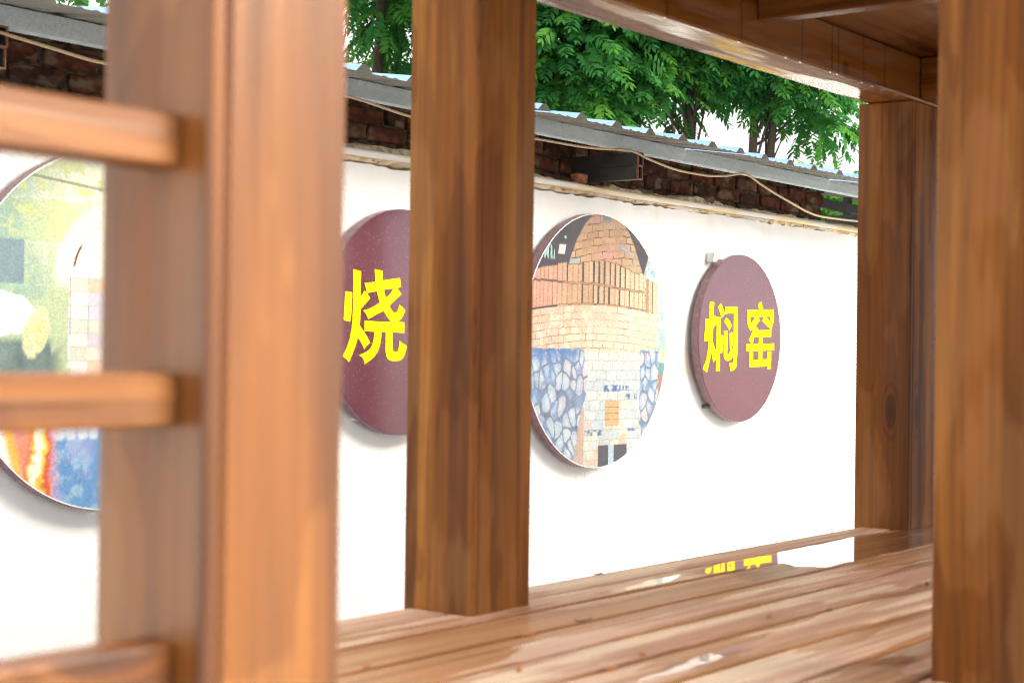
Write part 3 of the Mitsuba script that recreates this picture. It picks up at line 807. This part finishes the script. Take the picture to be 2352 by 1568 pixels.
G_roast=([[(-353,116),(-313,113),(-314,69),(-317,24),(-323,-4),(-340,-1),(-360,1),(-357,55),(-354,93)],[(-310,204),(-263,198),(-264,159),(-263,96),(-252,109),(-241,123),(-224,109),(-207,93),(-231,74),(-262,48),(-264,15),(-267,-15),(-247,-35),(-225,-57),(-204,-84),(-224,-96),(-238,-110),(-254,-88),(-277,-64),(-285,-88),(-303,-124),(-326,-162),(-339,-152),(-363,-139),(-342,-109),(-324,-71),(-314,-31),(-309,6),(-307,69),(-307,144)],[(-184,210),(-135,206),(-136,188),(-133,167),(-88,174),(-31,182),(-26,164),(-23,144),(-47,140),(-33,129),(-19,116),(-48,97),(-92,66),(-80,52),(-66,41),(-56,39),(-45,45),(-36,60),(-33,74),(-14,65),(6,51),(-3,35),(-17,18),(-34,3),(1,2),(1,-42),(-70,-40),(-70,-91),(-66,-115),(-51,-118),(-36,-116),(-30,-95),(-27,-72),(-9,-83),(17,-93),(14,-111),(4,-134),(-9,-148),(-27,-155),(-58,-157),(-82,-155),(-99,-148),(-108,-135),(-113,-112),(-113,-40),(-138,-39),(-140,-69),(-146,-94),(-159,-120),(-181,-142),(-207,-157),(-235,-169),(-239,-155),(-249,-143),(-269,-134),(-242,-126),(-220,-118),(-201,-106),(-190,-87),(-183,-64),(-180,-40),(-238,-39),(-239,4),(-181,2),(-82,2),(-101,18),(-127,44),(-159,33),(-218,9),(-226,24),(-238,36),(-249,44),(-223,48),(-189,60),(-151,77),(-160,97),(-170,122),(-226,113),(-234,131),(-242,152),(-210,156),(-179,160),(-181,185)]],[[(-127,130),(-69,137),(-87,116),(-113,98),(-121,113)]])
G_stew=([[(-389,100),(-352,98),(-352,64),(-364,-21),(-404,-19),(-395,43)],[(-349,190),(-301,188),(-306,149),(-308,103),(-291,121),(-272,103),(-271,80),(-310,47),(-314,-21),(-271,-81),(-273,-112),(-304,-133),(-325,-79),(-340,-119),(-369,-187),(-413,-166),(-381,-122),(-362,-67),(-356,2),(-351,98)],[(-274,111),(-232,114),(-234,-76),(-233,-178),(-276,-178),(-275,-50),(-272,82)],[(-230,186),(-211,163),(-186,130),(-220,105),(-242,136),(-262,165)],[(-185,169),(-47,170),(-45,33),(-46,-74),(-53,-147),(-60,-163),(-85,-174),(-116,-179),(-126,-155),(-134,-136),(-91,-131),(-89,-48),(-90,133),(-141,133),(-185,129)],[(-170,112),(-137,93),(-110,70),(-136,39),(-161,63),(-193,87)],[(-231,15),(-213,15),(-194,11),(-201,-22),(-210,-81),(-236,-79),(-234,-23)],[(-195,38),(-152,39),(-157,-83),(-149,-86),(-133,-86),(-128,-70),(-131,-22),(-138,24),(-105,35),(-88,-8),(-87,-36),(-116,-47),(-86,-62),(-91,-91),(-108,-112),(-132,-122),(-161,-123),(-184,-115),(-194,-99),(-195,-9)]],[])
G_kiln=([[(216,209),(242,166),(366,170),(367,93),(327,99),(325,128),(101,121),(99,78),(60,78),(58,158),(196,162),(178,193)],[(157,125),(185,126),(203,103),(156,73),(179,60),(173,49),(338,53),(338,14),(237,11),(237,-26),(373,-21),(374,-59),(237,-66),(236,-113),(298,-111),(297,-69),(341,-66),(340,-165),(301,-167),(296,-152),(87,-156),(86,-74),(131,-73),(130,-118),(194,-115),(194,-66),(53,-70),(52,-30),(116,-28),(79,-9),(120,39),(128,57),(96,42),(66,73),(102,83)],[(248,127),(268,128),(355,90),(338,53),(231,101)]],[[(142,8),(194,10),(194,-27),(124,-28)]])

sign('printed_sign', 'big round picture sign of fire and pale brickwork, half hidden behind the rung frame', 3.5, 1.56, 0.602, 'print_fire', 'picture', [(3.46, 0.952, 'pale_iron')])
sign('lettered_sign', 'maroon round sign with one big yellow character, between two timber posts', 4.975, 1.622, 0.4605, [('character', G_roast, 4.97, 1.62)], 'text', [(4.745, 1.235, 'pale_iron')])
sign('printed_sign_001', 'big round picture sign of a domed brick kiln over blue stones', KX, KZ, KR, 'print_kiln', 'picture', [(6.055, 1.098, 'brass')])
sign('lettered_sign_001', 'maroon round sign with two yellow characters, farthest along the white wall', 7.775, 1.601, 0.4565, [('character', G_stew, 7.775, 1.6), ('character_001', G_kiln, 7.775, 1.6)], 'text', [(7.49, 1.232, 'dark_steel')])
# pale iron strap behind the top of the far sign
st = [bar(7.505, 7.80, 4.352, 4.3560, 2.022, 2.056, 0.001), bar(7.505, 7.545, 4.3565, 4.3985, 2.006, 2.0555, 0.001)]
add('lettered_sign_001__strap', st[0], 'pale_iron')
add('lettered_sign_001__strap_foot', st[1], 'pale_iron')

# ------------------------------------------------------------------ timber pavilion
PAV = 'timber_pavilion'
labels[PAV] = {'label': 'brown stained timber pavilion with wet plank deck, square posts and roof beams', 'category': 'pavilion'}
ZD, ZB, ZC = 0.960, 2.318, 2.458


def post(x0, x1, y0, y1, z0, z1, mat, strip_w=0.020, key=None):
    """square post built of a facing board on its end face and the main timber, with a groove beside the corner"""
    key = key or numbered(PAV + '__post')
    add(key, bar(x0 + strip_w + 0.0035, x1, y0 + 0.0025, y1, z0, z1, 0.005), mat)
    add(key + '__facing_board', bar(x0, x0 + strip_w, y0, y1 + 0.0015, z0, z1 - 0.001, 0.004), mat)
    return key


post(2.586, 2.792, 2.060, 2.243, 0.0, ZB, 'wood_upright')
labels[PAV + '__post'] = {'label': 'middle post at the rear edge of the deck'}
post(4.796, 5.060, 2.068, 2.252, 0.0, ZB, 'wood_upright')
labels[PAV + '__post_001'] = {'label': 'far rear corner post'}
post(2.590, 2.775, 0.905, 1.073, 0.0, ZB, 'wood_upright')
labels[PAV + '__post_002'] = {'label': 'blurred near post at the right edge of the picture'}
post(4.800, 5.060, 0.905, 1.073, 0.0, ZB, 'wood_upright')
for ya, yb_ in ((2.068, 2.236), (0.905, 1.073)):      # added bay, unseen at the right, made up to darken posts and sign
    post(7.000, 7.190, ya, yb_, 0.0, ZB, 'wood_upright')

DX0, DX1 = 1.30, 7.30  # right end runs on into the added, unseen bay
pl_edges = PLANKS
for a, b in zip(pl_edges[:-1], pl_edges[1:]):
    add(numbered(PAV + '__deck_plank'), bar(DX0, DX1, b + 0.0058, a - 0.0058, ZD - 0.034, ZD + float(rng.uniform(-0.0004, 0.0004)), 0.0035), 'wood_deck')
for y0 in (0.93, 1.50, 2.13):
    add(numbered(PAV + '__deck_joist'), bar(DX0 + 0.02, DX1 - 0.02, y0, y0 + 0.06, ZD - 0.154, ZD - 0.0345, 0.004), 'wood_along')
for x0 in (1.34, 4.70, 6.9):
    for y0 in (0.94, 2.135):
        add(numbered(PAV + '__deck_leg'), bar(x0, x0 + 0.08, y0 + 0.061, y0 + 0.091, 0.0, ZD - 0.036, 0.004), 'wood_upright')

add(numbered(PAV + '__beam'), bar(2.50, 7.32, 2.066, 2.232, ZB + 0.001, ZC, 0.006), 'wood_beam')
add(numbered(PAV + '__beam'), bar(2.50, 7.32, 0.905, 1.073, ZB + 0.001, ZC, 0.006), 'wood_beam')
for x0 in (2.590, 4.836, 7.02):
    add(numbered(PAV + '__end_beam'), bar(x0, x0 + 0.15, 1.0745, 2.0645, ZB + 0.003, ZC - 0.001, 0.006), 'wood_cross')  # the farthest one belongs to the added, unseen bay
for x0 in (3.06, 3.772, 5.70, 6.40):  # those beyond the far corner post belong to the added bay
    add(numbered(PAV + '__rafter'), bar(x0, x0 + 0.056, 1.0745, 2.0645, 2.389, ZC - 0.001, 0.004), 'wood_cross')
yb = np.linspace(-1.20, 2.30, 7)  # front boards reach far out of view to keep light off the posts
for a, b in zip(yb[:-1], yb[1:]):
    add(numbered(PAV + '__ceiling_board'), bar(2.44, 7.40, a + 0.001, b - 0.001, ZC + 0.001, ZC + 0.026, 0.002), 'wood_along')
add(PAV + '__roof_cover', bar(2.38, 7.46, -1.26, 2.36, ZC + 0.028, ZC + 0.075, 0.01), 'wood_along')  # stretched forward and right, unseen, to shade posts and beams

# ------------------------------------------------------------------ rung frame in the foreground
LAD = 'rung_frame'
labels[LAD] = {'label': 'blurred wooden frame with flat rungs at the left, nearest to the viewer', 'category': 'ladder'}
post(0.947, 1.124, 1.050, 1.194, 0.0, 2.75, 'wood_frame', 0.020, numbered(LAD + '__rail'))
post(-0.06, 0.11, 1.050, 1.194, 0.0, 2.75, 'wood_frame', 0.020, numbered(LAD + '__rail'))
for k in range(-4, 5):
    zt = 1.479 + 0.2268 * k if k != -1 else 1.2435
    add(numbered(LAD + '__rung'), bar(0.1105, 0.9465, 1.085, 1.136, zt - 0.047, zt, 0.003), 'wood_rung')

# ------------------------------------------------------------------ rain water, drops and litter on the deck


def pool(key, outline, label, seed):
    p = np.asarray(outline, float)
    q = []
    for i in range(len(p)):
        a, b = p[i], p[(i + 1) % len(p)]
        for t in np.linspace(0, 1, 14, endpoint=False):
            q.append(a + (b - a) * t)
    q = np.array(q)
    e = np.stack([q[:, 0] * 12, q[:, 1] * 30, q[:, 0] * 0], -1)
    q[:, 0] += 0.06 * (nfbm(e, 3, seed) - 0.5)
    q[:, 1] += 0.022 * (nfbm(e + 5, 3, seed + 1) - 0.5)
    shp = Polygon(q).buffer(0.004).buffer(-0.004)
    if shp.geom_type != 'Polygon':
        shp = max(shp.geoms, key=lambda g: g.area)
    v, f = trimesh.creation.triangulate_polygon(shp, engine='earcut')
    add(key, trimesh.Trimesh(np.column_stack([v, np.full(len(v), ZD + 0.0016)]), f, process=False), 'water_film')
    name_it(key, label, 'puddle')


pool(numbered('puddle'), [(3.45, 2.062), (3.65, 2.092), (4.02, 2.106), (4.49, 2.110), (4.70, 2.085), (4.86, 2.055), (5.04, 2.05), (5.10, 1.96), (4.98, 1.90), (4.60, 1.866), (4.445, 1.862), (4.03, 1.862), (3.80, 1.866), (3.74, 1.93), (3.80, 1.985), (3.63, 2.00), (3.48, 2.02)],
     'largest puddle on the deck, mirroring the wall and the far lettered sign', 3)
pool(numbered('puddle'), [(3.10, 2.03), (3.30, 2.075), (3.42, 2.07), (3.32, 2.03), (3.18, 2.015)], 'small thin puddle on the rear plank, left of the largest puddle', 6)
pool(numbered('puddle'), [(2.22, 1.440), (2.40, 1.462), (2.62, 1.484), (2.74, 1.476), (2.62, 1.452), (2.40, 1.432)], 'shallow puddle near the bottom edge of the picture, mid deck', 9)
pool(numbered('puddle'), [(2.62, 1.20), (2.74, 1.225), (2.95, 1.220), (2.90, 1.16), (2.72, 1.155)], 'shallow puddle on the deck beside the blurred near post', 12)

drop_m = trimesh.creation.icosphere(subdivisions=2, radius=0.0042)
drop_m.vertices[:, 2] *= 1.25
drop_ply = mikit.ply(drop_m, 'water_bead', smooth=True)
DROPX = DRIPS + [3.95, 4.50, 4.68]
ORD = ['first', 'second', 'third', 'fourth', 'fifth', 'sixth', 'seventh', 'eighth', 'ninth', 'tenth']
for d in DROPX:
    key = numbered('water_drop')
    scene[key] = {**drop_ply, 'to_world': T().translate([d, 2.073, ZB - 0.0028])}
    name_it(key, 'clear raindrop under the inner edge of the rear roof beam, %s from the left' % ORD[sorted(DROPX).index(d)], 'water drop', 'raindrops hanging under the rear beam')

chips = [(2.058, 1.866, 'orange chip of dead leaf left of the middle post, on the near plank'), (2.487, 1.838, 'orange dead leaf chip on the deck in front of the middle post'), (2.693, 1.853, 'dark thin twig chip on the deck right of the middle post'),
         (2.313, 1.534, 'small orange leaf chip near the bottom edge of the picture'), (2.466, 1.568, 'brown leaf chip on the plank beside the mid deck puddle'), (3.287, 2.221, 'dark crumb on the rear edge of the deck against the white wall'),
         (2.203, 1.65, 'brown sliver of leaf at the lower left of the deck'), (2.995, 1.594, 'brown leaf chip in the middle of the deck'), (3.151, 1.536, 'dark leaf chip on a plank joint towards the near post'), (3.676, 1.536, 'small dark chip on the deck close to the right post')]
for i, (x, y, lb) in enumerate(chips):
    L, w = rng.uniform(0.012, 0.024), rng.uniform(0.003, 0.006)
    u = np.linspace(-1, 1, 7)
    a = rng.uniform(-0.7, 0.7)
    wv = w * (1 - u ** 2) ** 0.7 + 0.0006
    P1 = np.stack([u * L, wv, 0.0015 + 0.004 * u ** 2], -1)
    P2 = np.stack([u * L, -wv, 0.0015 + 0.002 * (u + 0.3) ** 2], -1)
    top = np.vstack([P1, P2])
    v = np.vstack([top + [0, 0, 0.0012], top])
    f = []
    for k in range(6):
        f += [[k, 7 + k, 8 + k], [k, 8 + k, k + 1], [14 + k, 22 + k, 21 + k], [14 + k, 15 + k, 22 + k], [k, k + 1, 15 + k], [k, 15 + k, 14 + k], [7 + k, 22 + k, 8 + k], [7 + k, 21 + k, 22 + k]]
    R = np.array([[math.cos(a), -math.sin(a), 0], [math.sin(a), math.cos(a), 0], [0, 0, 1]])
    key = numbered('leaf_chip')
    m = trimesh.Trimesh(v @ R.T + [x, y, ZD + 0.0005], f, process=True)
    trimesh.repair.fix_normals(m)
    add(key, m, 'bark' if 'dark' in lb else 'dry_leaf')
    name_it(key, lb, 'leaf chip')

# ------------------------------------------------------------------ trees behind the wall


def leaflet(L, w):
    """a pointed, slightly folded leaflet along +x"""
    xs = np.array([0.0, 0.22, 0.52, 0.80, 1.0]) * L
    ws = np.array([0.04, 0.80, 1.0, 0.52, 0.0]) * w
    zs = -0.10 * L * (xs / L) ** 2
    mid = np.stack([xs, xs * 0, zs], -1)
    lf = np.stack([xs, ws, zs + 0.22 * ws], -1)
    rt = np.stack([xs, -ws, zs + 0.22 * ws], -1)
    v = np.vstack([mid, lf, rt])
    f = []
    for k in range(4):
        f += [[k, k + 1, 6 + k], [k, 6 + k, 5 + k], [k, 11 + k, k + 1], [k, 10 + k, 11 + k]]
    return v, np.array(f)


def compound_leaf(seed, L=0.30, pairs=6, lw=0.017, ll=0.086):
    r = np.random.default_rng(seed)
    vs, fs, n = [], [], 0
    bend = r.uniform(0.25, 0.7)

    def rach(t):
        return np.array([L * t * (1 - 0.12 * bend * t), 0.03 * math.sin(t * 2 + seed), -L * 0.5 * bend * t * t])
    for k in range(pairs * 2 + 1):
        last = k == pairs * 2
        t = 1.0 if last else 0.18 + 0.80 * (k // 2) / (pairs - 0.6)
        sd = 0.0 if last else (1 if k % 2 else -1)
        sc = (0.72 + 0.5 * math.sin(math.pi * min(t, 0.92))) * r.uniform(0.85, 1.1)
        v, f = leaflet(ll * sc, lw * sc)
        a = sd * math.radians(r.uniform(48, 66))
        dr_ = r.uniform(0.15, 0.55)
        ca, sa = math.cos(a), math.sin(a)
        roll = r.uniform(-0.35, 0.35)
        v = v @ np.array([[1, 0, 0], [0, math.cos(roll), -math.sin(roll)], [0, math.sin(roll), math.cos(roll)]]).T
        v = v @ np.array([[math.cos(dr_), 0, math.sin(dr_)], [0, 1, 0], [-math.sin(dr_), 0, math.cos(dr_)]]).T
        v = v @ np.array([[ca, -sa, 0], [sa, ca, 0], [0, 0, 1]]).T
        vs.append(v + rach(t))
        fs.append(f + n)
        n += len(v)
    tb = tube([rach(t) for t in np.linspace(0, 1, 5)], 0.0022, 3)
    vs.append(tb.vertices)
    fs.append(tb.faces + n)
    return np.vstack(vs), np.vstack(fs)


LEAVES = [compound_leaf(s, L=0.27 + 0.03 * (s % 3), pairs=5 + s % 3) for s in range(6)]


def leaf_frames(blobs, n, r, axis_xy, shell=0.55):
    """positions and orientations of compound leaves in a crown made of blobs (cx, cy, cz, rx, rz)"""
    w = np.array([b[3] ** 2 * b[4] for b in blobs]) ** 0.8
    which = r.choice(len(blobs), n, p=w / w.sum())
    B = np.array(blobs)[which]
    d = r.normal(size=(n, 3))
    d /= np.linalg.norm(d, axis=1, keepdims=True)
    rad = shell + (1 - shell) * r.random(n) ** 0.7
    pos = B[:, :3] + d * rad[:, None] * np.stack([B[:, 3], B[:, 3], B[:, 4]], -1)
    # gaps: thin the crown out where a coarse noise is low
    keep = nfbm(pos * 1.7, 3, 77) + 0.25 * nnoise(pos * 5, 78) > 0.47
    pos, d = pos[keep], d[keep]
    out = d + 0.6 * np.concatenate([(pos[:, :2] - np.array(axis_xy)), np.zeros((len(pos), 1))], 1)
    out[:, 2] *= 0.35
    out += 0.35 * r.normal(size=out.shape) * [1, 1, 0.5]
    out /= np.linalg.norm(out, axis=1, keepdims=True)
    out[:, 2] -= r.uniform(0.05, 0.55, len(out))
    out /= np.linalg.norm(out, axis=1, keepdims=True)
    side = np.cross([0, 0, 1.0], out)
    side /= np.linalg.norm(side, axis=1, keepdims=True)
    tilt = r.normal(0, 0.35, len(out))
    up = np.cross(out, side)
    s2 = side * np.cos(tilt)[:, None] + up * np.sin(tilt)[:, None]
    u2 = np.cross(out, s2)
    sc = r.uniform(0.75, 1.15, len(out))
    return pos, np.stack([out, s2, u2], -1) * sc[:, None, None]


def leaves_mesh(pos, M, r):
    vs, fs, n = [], [], 0
    which = r.integers(len(LEAVES), size=len(pos))
    for k, (v, f) in enumerate(LEAVES):
        sel = np.nonzero(which == k)[0]
        if not len(sel):
            continue
        vv = np.einsum('nij,vj->nvi', M[sel], v) + pos[sel][:, None]
        ff = f[None] + (np.arange(len(sel)) * len(v))[:, None, None]
        vs.append(vv.reshape(-1, 3))
        fs.append(ff.reshape(-1, 3) + n)
        n += vv.shape[0] * vv.shape[1]
    return trimesh.Trimesh(np.vstack(vs), np.vstack(fs), process=False)


LEAF_PLY = {(k, mat): mikit.ply(trimesh.Trimesh(v, f, process=False), mat) for k, (v, f) in enumerate(LEAVES) for mat in ('leaf_green', 'leaf_bright')}


def tree(key, label, stems, blobs, n, seed, bright=0.3, singles=40):
    labels[key] = {'label': label, 'category': 'tree', 'group': 'trees behind the wall'}
    del labels[key]['group']
    r = np.random.default_rng(seed)
    for st in stems:
        pts, r0, r1 = st
        p = curve(pts, 26)
        p[:, :2] += 0.05 * (np.stack([nnoise(np.stack([p[:, 2] * 1.1, p[:, 2] * 0 + q, p[:, 2] * 0], -1), seed) for q in (1.3, 5.7)], -1) - 0.5)
        add(numbered(key + '__trunk'), tube(p, np.linspace(r0, r1, len(p)), 10), 'bark', True)
    top = np.array(stems[0][0])
    br = []
    for b in blobs:
        c = np.array(b[:3])
        for _ in range(3):
            e = c + r.normal(size=3) * [b[3] * 0.5, b[3] * 0.5, b[4] * 0.5]
            zc = max(e[2] - r.uniform(0.5, 1.3), 2.4)
            st = stems[int(r.integers(len(stems)))][0]
            zz = np.array([q[2] for q in st])
            s0 = np.array([np.interp(zc, zz, [q[a] for q in st]) for a in range(2)] + [zc])
            mid = (s0 + e) / 2 + [0, 0, 0.12] + r.normal(size=3) * 0.11
            br.append(tube(curve([s0, mid, e], 8), np.linspace(0.015, 0.004, 8), 5))
    add(key + '__branches', trimesh.util.concatenate(br), 'bark')
    axis = top[-1][:2]
    pos, M = leaf_frames(blobs, n, r, axis)
    dist = (pos - EYE) @ FWD
    isb = r.random(len(pos)) < bright
    order = np.argsort(dist)
    single = np.zeros(len(pos), bool)
    vis = [i for i in order if 2.9 < pos[i, 2] < 5.0][: singles * 3]
    single[r.permutation(vis)[:singles]] = True
    for i in np.nonzero(single)[0]:
        m4 = np.eye(4)
        m4[:3, :3], m4[:3, 3] = M[i], pos[i]
        scene[numbered(key + '__leaf')] = {**LEAF_PLY[int(r.integers(len(LEAVES))), 'leaf_bright' if isb[i] else 'leaf_green'], 'to_world': T(m4.tolist())}
    for part, sel, mat in (('foliage', ~single & ~isb, 'leaf_green'), ('bright_foliage', ~single & isb, 'leaf_bright')):
        if sel.sum():
            add(key + '__' + part, leaves_mesh(pos[sel], M[sel], r), mat)
            labels[key + '__' + part] = {'kind': 'stuff'}


tree(numbered('broadleaf_tree'), 'tree with one thin straight trunk rising behind the middle of the blue roof',
     [([(12.07, 7.25, 0), (12.06, 7.24, 2.0), (12.07, 7.23, 3.4), (12.05, 7.28, 4.6), (12.0, 7.4, 6.5)], 0.055, 0.03)],
     [(11.55, 7.70, 4.35, 0.75, 0.55), (11.95, 7.35, 4.45, 0.70, 0.50), (11.45, 7.6, 3.80, 0.50, 0.36), (12.25, 7.05, 4.25, 0.50, 0.42), (11.8, 7.5, 5.3, 1.1, 0.7), (12.1, 7.6, 6.2, 1.2, 0.8), (11.85, 7.35, 3.78, 0.35, 0.25)], 2900, 101, 0.28)
tree(numbered('broadleaf_tree'), 'tree with a forked leaning trunk, at the right end of the foliage',
     [([(12.35, 6.83, 0), (12.36, 6.82, 2.2), (12.38, 6.80, 3.2), (12.44, 6.76, 4.4), (12.4, 6.8, 6.2)], 0.052, 0.028),
      ([(12.42, 6.72, 0), (12.45, 6.71, 2.4), (12.50, 6.68, 3.35), (12.68, 6.62, 4.5), (12.9, 6.6, 6.0)], 0.050, 0.025)],
     [(12.40, 6.82, 4.15, 0.42, 0.40), (12.68, 6.55, 3.95, 0.42, 0.36), (12.80, 6.36, 3.62, 0.28, 0.24), (12.95, 6.8, 4.6, 0.6, 0.5), (12.6, 6.7, 5.4, 1.0, 0.7), (12.55, 6.75, 4.7, 0.55, 0.35), (12.95, 6.45, 4.15, 0.30, 0.28)], 2100, 102, 0.28)
tree(numbered('broadleaf_tree'), 'dense tree whose leaves fill the gap right of the middle post',
     [([(11.35, 8.3, 0), (11.38, 8.3, 3), (11.4, 8.28, 4.5), (11.4, 8.2, 6.5)], 0.06, 0.03)],
     [(11.05, 7.75, 4.15, 0.65, 0.55), (11.10, 7.9, 3.62, 0.55, 0.32), (11.9, 8.6, 4.4, 0.9, 0.7), (11.2, 8.0, 5.2, 1.1, 0.7), (11.7, 8.3, 3.75, 0.6, 0.35), (10.6, 8.3, 4.3, 0.5, 0.5), (11.4, 8.2, 6.2, 1.2, 0.8)], 3000, 103, 0.20)
tree(numbered('broadleaf_tree'), 'tree with dark thin stems seen between the rung frame and the middle post',
     [([(10.40, 9.45, 0), (10.40, 9.43, 3.2), (10.42, 9.42, 4.2), (10.35, 9.5, 6.4)], 0.065, 0.035),
      ([(10.95, 9.75, 0), (11.0, 9.75, 3.2), (11.10, 9.8, 4.4), (11.2, 9.9, 6.2)], 0.05, 0.03),
      ([(10.2, 9.6, 0), (10.22, 9.6, 3.0), (10.1, 9.66, 3.8), (9.85, 9.7, 4.9)], 0.04, 0.02)],
     [(10.45, 9.4, 4.65, 0.42, 0.40), (10.95, 9.5, 4.45, 0.40, 0.42), (10.80, 9.7, 3.95, 0.45, 0.28), (10.3, 9.5, 5.5, 1.0, 0.6), (11.2, 9.9, 5.2, 0.8, 0.6), (10.15, 9.5, 3.75, 0.30, 0.16)], 1250, 104, 0.38)
tree(numbered('broadleaf_tree'), 'tree of which only a small green tip shows above the roof at the far left',
     [([(8.2, 10.6, 0), (8.2, 10.6, 3.0), (8.1, 10.5, 5.0), (8.1, 10.4, 6.6)], 0.065, 0.035)],
     [(7.75, 9.85, 4.55, 0.45, 0.40), (8.1, 10.4, 5.6, 0.9, 0.7)], 500, 105, 0.4, 12)


def bush(key, label, c, rx, rz, n, seed, bright):
    labels[key] = {'label': label, 'category': 'shrub'}
    r = np.random.default_rng(seed)
    st = []
    for k in range(6):
        a = r.uniform(0, 2 * np.pi)
        st.append(tube(curve([(c[0], c[1], 0), (c[0] + 0.1 * math.cos(a), c[1] + 0.1 * math.sin(a), c[2] * 0.6), (c[0] + rx * 0.6 * math.cos(a), c[1] + rx * 0.6 * math.sin(a), c[2])], 8), np.linspace(0.02, 0.006, 8), 5))
    add(key + '__stems', trimesh.util.concatenate(st), 'bark')
    pos, M = leaf_frames([(c[0], c[1], c[2], rx, rz)], n, r, c[:2], 0.3)
    isb = r.random(len(pos)) < bright
    for part, sel, mat in (('foliage', ~isb, 'leaf_green'), ('bright_foliage', isb, 'leaf_bright')):
        if sel.sum():
            add(key + '__' + part, leaves_mesh(pos[sel], M[sel] * 0.7, r), mat)
            labels[key + '__' + part] = {'kind': 'stuff'}


bush(numbered('shrub'), 'yellow-green shrub seen through the gap at the right end of the bricks', (12.65, 6.05, 2.62), 0.72, 0.42, 1500, 201, 0.92)
bush(numbered('shrub'), 'tall shrub whose tips just clear the blue roof at the right', (13.62, 6.85, 2.95), 0.28, 0.38, 110, 202, 0.6)
